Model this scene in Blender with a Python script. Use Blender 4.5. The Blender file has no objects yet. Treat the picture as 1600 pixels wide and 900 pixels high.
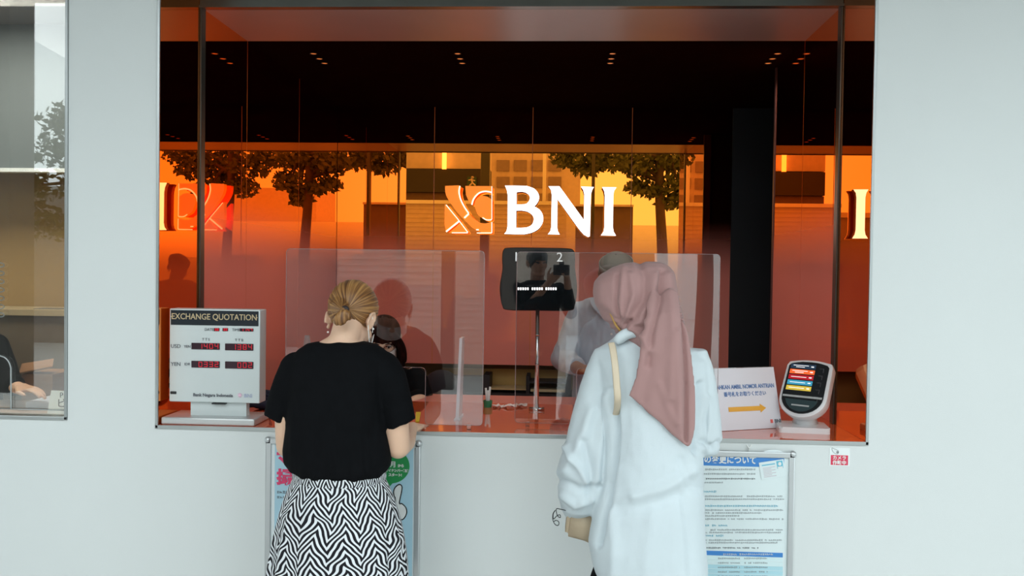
import bpy, bmesh, math, random
from mathutils import Vector, Matrix, noise
PI = math.pi
R = math.radians
C = bpy.context.scene.collection
SC = bpy.context.scene

# ------------------------------------------------------------------ camera
D, EYE, F = 3.33, 1.55, 1395.0
PSI, TH, RO = 0.0551, 0.0214, 0.0137
FW = Vector((-math.sin(PSI)*math.cos(TH), math.cos(PSI)*math.cos(TH), -math.sin(TH)))
RT = Vector((math.cos(PSI), math.sin(PSI), 0)); UP = RT.cross(FW)
CR = RT*math.cos(RO) + UP*math.sin(RO); CU = UP*math.cos(RO) - RT*math.sin(RO)
cam = bpy.data.cameras.new('camera'); co = bpy.data.objects.new('camera', cam); C.objects.link(co)
cam.sensor_width = 36; cam.lens = F/1600*36; cam.clip_start = .02; cam.clip_end = 300
M = Matrix((CR, CU, -FW)).transposed().to_4x4(); M.translation = (0, -D, EYE)
co.matrix_world = M; SC.camera = co

def P(px, py, Y):
    """the place at depth plane Y of what stands at this spot of the photograph"""
    d = FW*F + CR*(px-800) - CU*(py-450)
    return Vector((0, -D, EYE)) + d*((Y+D)/d.y)
def PS(Y): return (Y+D)/F            # metres per pixel at depth plane Y

# ------------------------------------------------------------------ sky, exposure
w = bpy.data.worlds.new('sky'); SC.world = w; w.use_nodes = True
bg = w.node_tree.nodes['Background']
bg.inputs[0].default_value = (.86, .97, 1.0, 1); bg.inputs[1].default_value = 2.2
SC.view_settings.view_transform = 'Standard'; SC.view_settings.look = 'None'
SC.view_settings.exposure = 0.0; SC.view_settings.gamma = 1; SC.view_settings.use_curve_mapping = False
SC.cycles.max_bounces = 14; SC.cycles.glossy_bounces = 8; SC.cycles.transmission_bounces = 10
SC.cycles.transparent_max_bounces = 24; SC.cycles.caustics_reflective = True
sl = bpy.data.lights.new('daylight', 'SUN'); sl.energy = .55; sl.angle = R(60); sl.color = (1, .98, .95)
so = bpy.data.objects.new('daylight', sl); C.objects.link(so); so.rotation_euler = (R(52), 0, R(-14))

# ------------------------------------------------------------------ materials
def mat(name, col, rough=.5, metal=0, spec=.5, emit=None, es=0, vary=0, vscale=8, bump=0, bscale=60, alpha=1, trans=0, coat=0, stretch=None, sheen=0, sub=0):
    m = bpy.data.materials.new(name); m.use_nodes = True
    nt = m.node_tree; b = nt.nodes['Principled BSDF']
    b.inputs['Base Color'].default_value = (*col, 1); b.inputs['Roughness'].default_value = rough
    b.inputs['Metallic'].default_value = metal; b.inputs['Specular IOR Level'].default_value = spec
    b.inputs['Alpha'].default_value = alpha; b.inputs['Transmission Weight'].default_value = trans
    b.inputs['Coat Weight'].default_value = coat; b.inputs['Sheen Weight'].default_value = sheen
    if sub: b.inputs['Subsurface Weight'].default_value = sub; b.inputs['Subsurface Radius'].default_value = (.01, .004, .002)
    if emit: b.inputs['Emission Color'].default_value = (*emit, 1); b.inputs['Emission Strength'].default_value = es
    tc = nt.nodes.new('ShaderNodeTexCoord'); mp = nt.nodes.new('ShaderNodeMapping')
    nt.links.new(tc.outputs['Object'], mp.inputs[0])
    if stretch: mp.inputs['Scale'].default_value = stretch
    if vary:
        n = nt.nodes.new('ShaderNodeTexNoise'); n.inputs['Scale'].default_value = vscale; n.inputs['Detail'].default_value = 5
        nt.links.new(mp.outputs[0], n.inputs['Vector'])
        mr = nt.nodes.new('ShaderNodeMapRange'); mr.inputs[3].default_value = 1-vary; mr.inputs[4].default_value = 1+vary
        mr.inputs[1].default_value = .25; mr.inputs[2].default_value = .75
        nt.links.new(n.outputs[0], mr.inputs[0])
        mx = nt.nodes.new('ShaderNodeMix'); mx.data_type = 'RGBA'; mx.blend_type = 'MULTIPLY'; mx.inputs[0].default_value = 1
        mx.inputs[6].default_value = (*col, 1); nt.links.new(mr.outputs[0], mx.inputs[7]); nt.links.new(mx.outputs[2], b.inputs['Base Color'])
    if bump:
        n2 = nt.nodes.new('ShaderNodeTexNoise'); n2.inputs['Scale'].default_value = bscale; n2.inputs['Detail'].default_value = 4
        nt.links.new(mp.outputs[0], n2.inputs['Vector'])
        bp = nt.nodes.new('ShaderNodeBump'); bp.inputs['Strength'].default_value = bump; bp.inputs['Distance'].default_value = .01
        nt.links.new(n2.outputs[0], bp.inputs['Height']); nt.links.new(bp.outputs[0], b.inputs['Normal'])
    return m

def mirror_mat(name, film):
    """orange mirror glass; with film: a red graded film covers its lower part"""
    m = mat(name, (.93, .27, .03), rough=.0, metal=1); nt = m.node_tree; b = nt.nodes['Principled BSDF']
    if film:
        out = nt.nodes['Material Output']
        f = nt.nodes.new('ShaderNodeBsdfPrincipled'); f.inputs['Base Color'].default_value = (.92, .27, .21, 1)
        f.inputs['Roughness'].default_value = .42; f.inputs['Specular IOR Level'].default_value = .4
        g = nt.nodes.new('ShaderNodeNewGeometry'); sx = nt.nodes.new('ShaderNodeSeparateXYZ'); nt.links.new(g.outputs['Position'], sx.inputs[0])
        mr = nt.nodes.new('ShaderNodeMapRange'); mr.interpolation_type = 'SMOOTHSTEP'
        mr.inputs[1].default_value = 1.90; mr.inputs[2].default_value = 1.48; mr.inputs[3].default_value = 0.0; mr.inputs[4].default_value = .86
        nt.links.new(sx.outputs[2], mr.inputs[0])
        ms = nt.nodes.new('ShaderNodeMixShader'); nt.links.new(mr.outputs[0], ms.inputs[0])
        nt.links.new(b.outputs[0], ms.inputs[1]); nt.links.new(f.outputs[0], ms.inputs[2]); nt.links.new(ms.outputs[0], out.inputs[0])
    return m

def glass_mat(name, tint=(1, 1, 1), refl=1.0, rough=0, haze=0, hazecol=(.9, .93, .95)):
    """thin clear sheet: see-through with the surface's own mirror reflection"""
    m = bpy.data.materials.new(name); m.use_nodes = True; nt = m.node_tree; nt.nodes.remove(nt.nodes['Principled BSDF'])
    out = nt.nodes['Material Output']; tr = nt.nodes.new('ShaderNodeBsdfTransparent'); tr.inputs[0].default_value = (*tint, 1)
    gl = nt.nodes.new('ShaderNodeBsdfGlossy'); gl.inputs['Roughness'].default_value = rough
    fr = nt.nodes.new('ShaderNodeFresnel'); fr.inputs[0].default_value = 1.49
    mu = nt.nodes.new('ShaderNodeMath'); mu.operation = 'MULTIPLY'; mu.inputs[1].default_value = refl; mu.use_clamp = True
    nt.links.new(fr.outputs[0], mu.inputs[0])
    ms = nt.nodes.new('ShaderNodeMixShader'); nt.links.new(mu.outputs[0], ms.inputs[0]); nt.links.new(tr.outputs[0], ms.inputs[1]); nt.links.new(gl.outputs[0], ms.inputs[2])
    last = ms
    if haze:
        df = nt.nodes.new('ShaderNodeBsdfDiffuse'); df.inputs[0].default_value = (*hazecol, 1)
        m2 = nt.nodes.new('ShaderNodeMixShader'); m2.inputs[0].default_value = haze
        nt.links.new(ms.outputs[0], m2.inputs[1]); nt.links.new(df.outputs[0], m2.inputs[2]); last = m2
    nt.links.new(last.outputs[0], out.inputs[0]); return m

# ------------------------------------------------------------------ object helpers
def wloc(o):
    v = Vector(o.location)
    while o.parent: o = o.parent; v += Vector(o.location)
    return v
def link(name, me, m, parent=None):
    o = bpy.data.objects.new(name, me); C.objects.link(o)
    if m is not None:
        me.materials.clear(); me.materials.append(m)
    if parent:
        me.transform(Matrix.Translation(-wloc(parent))); o.parent = parent
    return o
def obj(name, bm, m, parent=None, smooth=False, ang=None):
    bmesh.ops.recalc_face_normals(bm, faces=bm.faces)
    me = bpy.data.meshes.new(name); bm.to_mesh(me); bm.free()
    if smooth or ang:
        for p in me.polygons: p.use_smooth = True
    if ang: me.set_sharp_from_angle(angle=R(min(ang, 22)))
    return link(name, me, m, parent)
def thing(name, label, cat, loc=(0, 0, 0), group=None):
    o = bpy.data.objects.new(name, None); C.objects.link(o); o.location = loc
    o['label'] = label; o['category'] = cat
    if group: o['group'] = group
    return o
def tag(o, label, cat, group=None, kind=None):
    o['label'] = label; o['category'] = cat
    if group: o['group'] = group
    if kind: o['kind'] = kind
    # a thing that is one mesh keeps its origin at its base
    if o.type == 'MESH' and o.parent is None and o.location.length == 0:
        vs = [v.co for v in o.data.vertices]
        c = Vector((sum(v.x for v in vs)/len(vs), sum(v.y for v in vs)/len(vs), min(v.z for v in vs)))
        o.data.transform(Matrix.Translation(-c)); o.location = c
    return o
def struct(name, bm, m, parent=None):
    o = obj(name, bm, m, parent, ang=30)
    if not parent: o['kind'] = 'structure'
    return o
def box(bm, x0, x1, y0, y1, z0, z1, bev=0, mt=None, seg=2):
    r = bmesh.ops.create_cube(bm, size=1); vs = r['verts']
    for v in vs: v.co = Vector(((x0+x1)/2+v.co.x*(x1-x0), (y0+y1)/2+v.co.y*(y1-y0), (z0+z1)/2+v.co.z*(z1-z0)))
    if bev:
        es = list({e for v in vs for e in v.link_edges})
        rr = bmesh.ops.bevel(bm, geom=es, offset=bev, segments=seg, affect='EDGES', profile=.5); vs = list({v for f in rr['faces'] for v in f.verts} | {v for v in vs if v.is_valid})
    if mt is not None:
        for v in vs: v.co = mt @ v.co
    return vs
def nb(): return bmesh.new()
def bx(*a, **k): b = nb(); box(b, *a, **k); return b
def prism(bm, pts, y0, y1, mt=None):
    """outline in x,z extruded from y0 to y1"""
    a = [bm.verts.new((x, y0, z)) for x, z in pts]; b = [bm.verts.new((x, y1, z)) for x, z in pts]; n = len(pts)
    bm.faces.new(a); bm.faces.new(b[::-1])
    for i in range(n): bm.faces.new((a[i], a[(i+1) % n], b[(i+1) % n], b[i]))
    if mt is not None:
        for v in a+b: v.co = mt @ v.co
    return a+b
def rrect(x0, x1, z0, z1, r, n=6):
    o = []
    for cx, cz, a in ((x1-r, z1-r, 0), (x0+r, z1-r, 90), (x0+r, z0+r, 180), (x1-r, z0+r, 270)):
        for i in range(n+1): t = R(a+90*i/n); o.append((cx+r*math.cos(t), cz+r*math.sin(t)))
    return o
def frame_for(d):
    d = d.normalized(); a = Vector((0, 0, 1)) if abs(d.z) < .9 else Vector((0, 1, 0))
    u = d.cross(a).normalized(); return u, u.cross(d).normalized()
def loft(bm, rings, cap=True, closed=False):
    """rings: lists of points, same count"""
    vr = [[bm.verts.new(p) for p in r] for r in rings]; n = len(vr[0])
    for a, b in zip(vr, vr[1:]):
        for i in range(n): bm.faces.new((a[i], a[(i+1) % n], b[(i+1) % n], b[i]))
    if cap: bm.faces.new(vr[0][::-1]); bm.faces.new(vr[-1])
    return vr
def ellr(c, u, v, ru, rv, n=20, e=1.0):
    o = []
    for i in range(n):
        t = 2*PI*i/n; cx, sy = math.cos(t), math.sin(t)
        if e != 1: cx = math.copysign(abs(cx)**e, cx); sy = math.copysign(abs(sy)**e, sy)
        o.append(c + u*ru*cx + v*rv*sy)
    return o
def tube(bm, pts, rad, n=12, cap=True, u0=None, flat=1.0):
    pts = [Vector(p) for p in pts]
    if not isinstance(rad, (list, tuple)): rad = [rad]*len(pts)
    rings = []; u = u0
    for i, p in enumerate(pts):
        d = (pts[min(i+1, len(pts)-1)] - pts[max(i-1, 0)]).normalized()
        if u is None: u, v = frame_for(d)
        u = (u - d*u.dot(d)).normalized(); v = d.cross(u)
        rings.append(ellr(p, u, v, rad[i], rad[i]*flat, n))
    return loft(bm, rings, cap)
def ball(bm, c, rx, ry=None, rz=None, mt=None, seg=20, rg=14):
    ry = ry or rx; rz = rz or rx
    r = bmesh.ops.create_uvsphere(bm, u_segments=seg, v_segments=rg, radius=1)
    for v in r['verts']:
        q = Vector((v.co.x*rx, v.co.y*ry, v.co.z*rz))
        v.co = Vector(c) + ((mt @ q) if mt is not None else q)
def limb(bm, pts, rad, n=18):
    """tapering limb with round joints"""
    pts = [Vector(p) for p in pts]
    for i in range(len(pts)-1):
        a, b = pts[i], pts[i+1]; u, v = frame_for(b-a)
        loft(bm, [ellr(a, u, v, rad[i], rad[i], n), ellr(b, u, v, rad[i+1], rad[i+1], n)])
    for p, r in zip(pts, rad): ball(bm, p, r, seg=n, rg=10)
def smoothpath(pts, k=6):
    pts = [Vector(p) for p in pts]; o = []
    for i in range(len(pts)-1):
        a = pts[max(i-1, 0)]; b = pts[i]; c = pts[i+1]; d = pts[min(i+2, len(pts)-1)]
        for j in range(k):
            t = j/k; o.append(.5*((2*b)+(c-a)*t+(2*a-5*b+4*c-d)*t*t+(-a+3*b-3*c+d)*t*t*t))
    o.append(pts[-1]); return o
def fuse(name, bm, voxel, m, parent=None, sm=4, fac=.6, disp=None, extra=None):
    """joins overlapping shapes into one continuous surface"""
    bmesh.ops.recalc_face_normals(bm, faces=bm.faces)
    me = bpy.data.meshes.new(name+'_raw'); bm.to_mesh(me); bm.free()
    o = bpy.data.objects.new(name+'_raw', me); C.objects.link(o)
    r = o.modifiers.new('r', 'REMESH'); r.mode = 'VOXEL'; r.voxel_size = voxel
    if sm: s = o.modifiers.new('s', 'SMOOTH'); s.iterations = sm; s.factor = fac
    dg = bpy.context.evaluated_depsgraph_get(); dg.update()
    m2 = bpy.data.meshes.new_from_object(o.evaluated_get(dg)); m2.name = name
    bpy.data.objects.remove(o); bpy.data.meshes.remove(me)
    if disp:
        ns = [v.normal.copy() for v in m2.vertices]
        for v, n in zip(m2.vertices, ns):
            q = disp(v.co.copy(), n)
            if q is not None: v.co = v.co + (n*q if isinstance(q, float) else q)
    for p in m2.polygons: p.use_smooth = True
    return link(name, m2, m, parent)
def letters(name, s, size, org, m, parent, ext=.0006, align='CENTER', mt=None, bold=0, sx=1, shear=0, space=1):
    """writing standing upright in x,z facing the street, origin org"""
    c = bpy.data.curves.new(name, 'FONT'); c.body = s; c.size = size; c.align_x = align; c.align_y = 'CENTER'; c.extrude = ext; c.offset = bold
    c.space_character = space; c.resolution_u = 3
    o = bpy.data.objects.new(name, c); C.objects.link(o); dg = bpy.context.evaluated_depsgraph_get(); dg.update()
    me = bpy.data.meshes.new_from_object(o.evaluated_get(dg)); bpy.data.objects.remove(o); bpy.data.curves.remove(c)
    me.transform(Matrix.Diagonal((sx, 1, 1, 1))); me.transform(Matrix.Rotation(PI/2, 4, 'X'))
    me.transform((mt if mt is not None else Matrix.Identity(4)) @ Matrix.Translation(org))
    return link(name, me, m, parent)
# ------------------------------------------------------------------ key sizes of the counter
XL, XR, ZS, ZC = -1.534, 1.122, .934, 2.635     # opening sides, sill, soffit
YF, YS, YB = .394, .94, 2.687                    # frame, end of pale soffit, rear mirror wall
WX = -1.896                                      # right edge of the neighbouring window

m_wall = mat('facade_panel', (.695, .735, .73), rough=.45, spec=.4, vary=.02, vscale=1.5, bump=.05, bscale=300)
m_alu = mat('aluminium_trim', (.42, .45, .45), rough=.3, metal=.8, vary=.04)
m_dark = mat('dark_bronze_frame', (.07, .075, .065), rough=.3, metal=.5, vary=.1)
m_film = mirror_mat('orange_mirror_glass_with_film', True)
m_mirr = mirror_mat('orange_mirror_glass', False)
m_soff = mat('soffit_paint', (.30, .22, .20), rough=.35, vary=.06, vscale=3)
m_black = mat('black_ceiling', (.012, .003, .001), rough=1, spec=0, vary=.1)
m_edge = mat('orange_glass_edge', (.75, .22, .04), rough=.3, vary=.05)
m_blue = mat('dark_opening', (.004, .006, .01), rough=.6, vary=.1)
m_counter = mat('orange_counter_glass', (.72, .115, .03), rough=.06, spec=.9, coat=.6, vary=.04)
m_floor = mat('paving', (.58, .57, .55), rough=.8, vary=.12, vscale=3, bump=.2)
m_infl = mat('inner_floor', (.12, .10, .09), rough=.5, vary=.1)

# floor outside and raised staff floor
struct('floor', bx(-22, 22, -40, 0, -.1, 0), m_floor)
struct('floor_inside', bx(-4.2, 2.2, .0, 4.6, -.02, .02), m_infl)
# facade with two openings
b = nb(); T = .09; YW = 0
for a in ((XR+.004, 9, 0, 6), (WX+.004, XL-.004, 0, 6), (XL-.004, XR+.004, 0, ZS-.006), (XL-.004, XR+.004, 2.78, 6), (-9, WX+.004, 0, .952), (-9, WX+.004, 2.78, 6)):
    box(b, a[0], a[1], 0, T, a[2], a[3])
bmesh.ops.remove_doubles(b, verts=b.verts, dist=1e-5)
struct('wall_front', b, m_wall)
# thin aluminium edges round the openings
b = nb()
for a in ((XL-.010, XL, ZS-.012, 2.78), (XR, XR+.010, ZS-.012, 2.78), (XL-.010, XR+.010, ZS-.014, ZS)): box(b, a[0], a[1], -.006, .0015, a[2], a[3], bev=.0008)
struct('trim_1', b, m_alu)
b = nb()
for a in ((WX-.008, WX+.003, .945, 2.78), (-4.2, WX+.003, .943, .957)): box(b, a[0], a[1], -.006, .06, a[2], a[3], bev=.0015)
struct('trim_2', b, m_alu)
# canopy above the pavement
struct('ceiling_canopy', bx(-9, 9, -1.9, 0, 3.12, 3.4), mat('canopy', (.16, .165, .16), rough=.6, vary=.05))

# side glass before the frame, frame, side walls, rear wall
struct('wall_left_jamb', bx(XL-.0035, XL, .0016, YF-.02, ZS, 2.77), m_mirr)
struct('wall_right_jamb', bx(XR, XR+.0035, .0016, YF-.02, ZS, 2.77), m_mirr)
b = nb(); fw = .008
for x0, x1 in ((XL, XL+fw), (XR-fw, XR)):
    box(b, x0, x1, YF-.025, YF+.02, ZS, 2.70, bev=.002)
box(b, XL, XR, YF-.03, YF+.03, ZC, ZC+.05, bev=.003); box(b, XL, XR, YF-.035, YF-.025, ZC-.006, ZC+.004)
struct('window_frame', b, m_dark)
def panels(name, segs, axis, c0, c1, z0, z1, m):
    """glass sheets with a hairline joint showing their bright cut edge"""
    b = nb(); g = .0022
    for s0, s1 in segs:
        if axis == 'x': box(b, s0+g, s1-g, c0, c1, z0, z1)
        else: box(b, c0, c1, s0+g, s1-g, z0, z1)
    o = struct(name, b, m)
    e = nb()
    for s0, s1 in segs[:-1]:
        if axis == 'x': box(e, s1-g, s1+g, c0+.001, c0+.006, z0, z1)
        else: box(e, min(c0, c1)+.001 if c0 > c1 else c0+.001, c1-.001, s1-g, s1+g, z0, z1)
    obj(name+'_joint', e, m_edge, o)
    return o
YD = 1.50
panels('wall_left', [(YF+.02, YS), (YS, 1.80), (1.80, YB)], 'y', XL-.012, XL, .885, ZC+.1, m_film)
panels('wall_right', [(YF+.02, YS), (YS, YD)], 'y', XR, XR+.012, .885, ZC+.1, m_film)
wdt = (XR-XL)/4
panels('wall_back', [(XL+i*wdt, XL+(i+1)*wdt) for i in range(4)], 'x', YB, YB+.012, .90, ZC+.1, m_film)
struct('wall_left_base', bx(XL-.03, XL-.013, .65, 3.6, .0, 2.7), m_black)
# doorway in the right wall, dark passage behind
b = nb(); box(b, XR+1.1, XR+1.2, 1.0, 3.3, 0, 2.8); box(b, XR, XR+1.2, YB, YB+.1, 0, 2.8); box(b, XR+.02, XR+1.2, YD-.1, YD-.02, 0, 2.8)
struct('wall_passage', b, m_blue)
b = nb(); box(b, XR-.004, XR+.05, YD-.012, YD+.012, 0, ZC); struct('door_frame', b, mat('door_jamb', (.07, .03, .03), rough=.4, metal=.3, vary=.05))
# ceilings
struct('ceiling_soffit', bx(XL, XR, YF+.03, YS, ZC, ZC+.04), m_soff)
struct('ceiling_front', bx(XL, XR, .0, YF-.03, 2.73, 2.77), m_soff)
struct('ceiling_inner', bx(XL, XR+1.2, YS, YB+.2, ZC+.001, ZC+.05), m_black)
# counter top
b = nb(); box(b, XL+.001, XR-.001, .002, .74, ZS-.035, ZS)
struct('floor_counter_support', bx(XL, XR, T, .60, 0.02, ZS-.036), m_black)
o = obj('counter_top', b, m_counter)
tag(o, 'long glossy orange-red counter top running along the whole service opening', 'counter')
b = nb(); box(b, XL-.02, XR+.3, YB+.35, YB+.4, .02, 2.7); box(b, XR+.0, XR+.02, YB+.1, YB+.35, .02, 2.7); struct('wall_rear', b, mat('rear_store_wall', (.35, .25, .11), rough=.6, vary=.06))

# ------------------------------------------------------------------ the neighbouring window
m_wglass = glass_mat('window_glass', tint=(.93, .95, .93), refl=4.2)
o = struct('window_1', bx(-4.2, WX-.008, .02, .028, .957, 2.78), m_wglass)
o['kind'] = 'structure'
m_ochre = mat('ochre_wall', (.36, .235, .095), rough=.6, vary=.06, vscale=2)
m_grey = mat('grey_blind', (.13, .155, .165), rough=.6, vary=.04, vscale=2)
yb2 = 1.5
struct('wall_office_back', bx(-4.2, XL-.03, yb2, yb2+.05, .02, 2.8), m_ochre)
struct('wall_office_upper', bx(-4.2, XL-.03, yb2-.30, yb2-.26, P(50, 265, yb2-.3).z, 2.8), m_grey)
struct('trim_3', bx(-4.2, XL-.03, yb2-.31, yb2-.25, P(50, 269, yb2-.3).z-.0, P(50, 263, yb2-.3).z), mat('blind_rail', (.75, .8, .8), rough=.4, vary=.02))
struct('ceiling_office', bx(-4.2, XL-.03, .03, yb2, 2.79, 2.85), mat('office_ceiling', (.2, .2, .2), vary=.05))
struct('wall_office_side', bx(-4.25, -4.2, .0, yb2, .02, 2.8), m_ochre)
z1 = P(50, 484, yb2-.35).z; z2 = P(50, 468, yb2-.0).z
t = thing('low_cabinet', 'brown low cabinet with pale top behind the neighbouring window', 'cabinet', (-3.0, yb2-.2, .02))
obj('body', bx(-4.19, XL-.04, yb2-.34, yb2-.01, .02, z1-.03), mat('brown_cabinet', (.17, .13, .085), rough=.5, vary=.06), t)
obj('top', bx(-4.195, XL-.035, yb2-.36, yb2-.005, z1-.03, z1), mat('cabinet_top', (.5, .4, .24), rough=.4, vary=.05), t)
b = nb()
for px in (72, 86, 99):
    p = P(px, 475, yb2-.2); box(b, p.x-.022, p.x+.022, yb2-.28, yb2-.18, z1-.001, z1+.003)
obj('vent', b, mat('vent_grey', (.2, .19, .17), rough=.5, vary=.05), t)
yd = .55
dz = P(50, 638, .5).z
t = thing('office_desk', 'pale brown desk top just behind the neighbouring window', 'desk', (-3.0, .3, .02))
obj('top', bx(-4.19, XL-.04, T+.002, .72, dz-.04, dz, bev=.003), mat('desk_laminate', (.40, .29, .22), rough=.3, vary=.06, stretch=(1, 8, 1)), t)
obj('front_panel', bx(-4.19, XL-.04, .12, .15, .02, dz-.041), m_grey, t)

# ------------------------------------------------------------------ downlights
m_lampglow = mat('lamp_glow', (.4, .2, .1), emit=(1, .25, .05), es=.5, vary=.02)
m_ring = mat('lamp_ring', (.05, .03, .02), rough=.3, metal=.6, vary=.05)
def downlight(px, n):
    first = None
    for k, py in enumerate((83, 91, 98)):
        c0 = P(878, py, 0); ray = (P(px, py, 1)-Vector((0, -D, EYE))); tt = (ZC-EYE)/ray.z; q = Vector((0, -D, EYE))+ray*tt
        if k == 0: x0 = q.x
        t = thing('recessed_downlight', n[k], 'lamp', (x0, q.y, ZC), group='small recessed downlights in the dark ceiling')
        b = nb(); bmesh.ops.create_cone(b, cap_ends=False, segments=20, radius1=.019, radius2=.016, depth=.006, matrix=Matrix.Translation((x0, q.y, ZC-.002))); obj('ring', b, m_ring, t, smooth=True)
        ls = bpy.data.lights.new('downlight_lamp', 'SPOT'); ls.energy = 4; ls.spot_size = R(125); ls.spot_blend = .8; ls.shadow_soft_size = .012; ls.color = (1, .9, .78); lo_ = bpy.data.objects.new('downlight_lamp', ls); C.objects.link(lo_); lo_.parent = t; lo_.location = (0, 0, -.012)
        b = nb(); bmesh.ops.create_cone(b, cap_ends=True, segments=20, radius1=.014, radius2=.014, depth=.004, matrix=Matrix.Translation((x0, q.y, ZC-.001))); obj('lens', b, m_lampglow, t)
pos = ('front', 'middle', 'rear')
for px, nm in ((490, 'leftmost set of'), (715, 'set above the logo among'), (957, 'set above the letters among'), (1215, 'rightmost set of')):
    downlight(px, ['%s recessed downlight in the %s small dark ceiling lamps' % (k, nm) for k in pos])

# ------------------------------------------------------------------ across the street (seen mirrored in the orange glass)
ZF = 2*(YB+D)              # unfolded depth of the camera seen in the rear wall
def Q(px, py, s):
    """place at distance s behind the camera that mirrors to this spot of the photograph in the rear wall"""
    v = P(px, py, YB)-Vector((0, -D, EYE)); t = (ZF+s)/v.y
    return Vector((v.x*t, -D-s, EYE+v.z*t))
m_louv = mat('louvre_cladding', (.60, .50, .43), rough=.5, vary=.08)
m_tan = mat('tan_building', (.60, .52, .46), rough=.6, vary=.08)
m_darkb = mat('dark_bay', (.02, .02, .02), rough=.5, vary=.1)
m_brick = mat('brown_wall', (.13, .09, .075), rough=.7, vary=.12)
m_white = mat('white_paint', (.8, .82, .8), rough=.5, vary=.03)
def qbox(b, px0, px1, py0, py1, s, dep=.3, z0=None):
    a = Q(px0, py0, s); c = Q(px1, py1, s); box(b, a.x, c.x, a.y-dep, a.y, (c.z if z0 is None else z0), a.z)
# louvred wall
t = thing('louvred_wall', 'low building front clad in horizontal louvres mirrored in the orange glass', 'building', Q(720, 430, 6.0)*1)
t.location.z = 0
b = nb(); qbox(b, 630, 884, 318, 400, 6.0, .3, 0); obj('cladding', b, m_louv, t)
b = nb(); a = Q(630, 318, 6); c = Q(884, 318, 6)
z = .4
while z < a.z-.06: box(b, a.x, c.x, a.y, a.y+.012, z, z+.05); z += .09
obj('louvre', b, m_louv, t)
b = nb(); box(b, a.x-.02, c.x+.02, a.y-.34, a.y+.07, a.z, a.z+.07); obj('coping', b, m_white, t)
# shop building with dark fascia and exit sign
t = thing('shop_building', 'building with a long dark upper bay and a lit strip above', 'building', Q(700, 430, 8.5)); t.location.z = 0
b = nb(); qbox(b, 632, 765, 264, 301, 8.5, .5); obj('dark_bay', b, m_darkb, t)
b = nb(); qbox(b, 632, 765, 301, 330, 8.6, .5, 0); obj('lower_wall', b, m_brick, t)
b = nb(); qbox(b, 632, 765, 228, 264, 8.6, .5); obj('upper_wall', b, m_tan, t)
b = nb(); qbox(b, 691, 697, 232, 264, 8.45, .05); obj('light_tube', b, mat('tube_light', (1, 1, 1), emit=(1, .95, .8), es=4, vary=.01), t)
b = nb(); qbox(b, 730, 744, 276, 291, 8.4, .05); sgn = obj('exit_sign', b, mat('exit_sign_green', (.02, .07, .04), emit=(.1, .5, .25), es=.02, vary=.02), t)
# running figure of the exit sign
p = Q(737, 284, 8.33); b = nb()
def ql(x0, z0, x1, z1, r): limb(b, [p+Vector((x0, .04, z0)), p+Vector((x1, .04, z1))], [r, r], n=8)
ql(.02, .09, .02, .09, .035); ql(0, .05, .02, -.03, .022); ql(.02, -.03, .08, -.08, .018); ql(.02, -.03, -.04, -.09, .018); ql(0, .04, .07, .02, .014); ql(0, .04, -.06, .03, .014)
obj('running_figure', b, m_tan, sgn)
# tan gridded building
t = thing('tan_building', 'tan building with a grid of windows mirrored behind the white letters', 'building', Q(820, 430, 14)); t.location.z = 0
b = nb(); qbox(b, 766, 905, 215, 400, 14, 3, 0); obj('wall', b, m_tan, t)
for i in range(4):
    for j in range(3):
        b = nb(); x = 776+i*27; y = 250+j*26; qbox(b, x, x+20, y, y+17, 13.95, .1); obj('window', b, mat('far_window', (.25, .2, .18), rough=.2, vary=.1) if i+j == 0 else bpy.data.materials['far_window'], t)
# brown and white buildings toward the tree and further along
t = thing('brown_building', 'low brown wall building mirrored behind the letter I', 'building', Q(960, 430, 9)); t.location.z = 0
b = nb(); qbox(b, 900, 988, 322, 400, 9, .4, 0); obj('wall', b, m_brick, t); b = nb(); qbox(b, 898, 990, 319, 323, 8.9, .6); obj('coping', b, m_tan, t)
t = thing('pale_building', 'pale building beyond the tree across the street', 'building', Q(1100, 430, 22)); t.location.z = 0
b = nb(); qbox(b, 985, 1330, 352, 400, 22, 3, 0); obj('wall', b, m_white, t); b = nb(); qbox(b, 1150, 1330, 300, 352, 23, 3, 0); obj('upper_wall', b, m_tan, t)
def post(x0, x1, s, m, lab, top=None):
    b = nb(); a = Q(x0, 200, s); c = Q(x1, 200, s); box(b, a.x, c.x, a.y-.15, a.y, 0, 4.6 if top is None else top, bev=.004); tag(obj('street_post', b, m, ang=30), lab, 'post')
post(752, 766, 4.5, m_dark, 'thick dark post mirrored beside the orange emblem')
post(926, 931, 4.5, m_dark, 'thin dark pole mirrored between the letters N and I')
post(849, 854, 7.0, m_white, 'slim white pole mirrored above the letter N')
m_bark = mat('bark', (.07, .05, .04), rough=.8, vary=.2, bump=.4)
m_leaf = mat('leaf_green', (.075, .10, .03), rough=.5, vary=.3, vscale=5)
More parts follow.
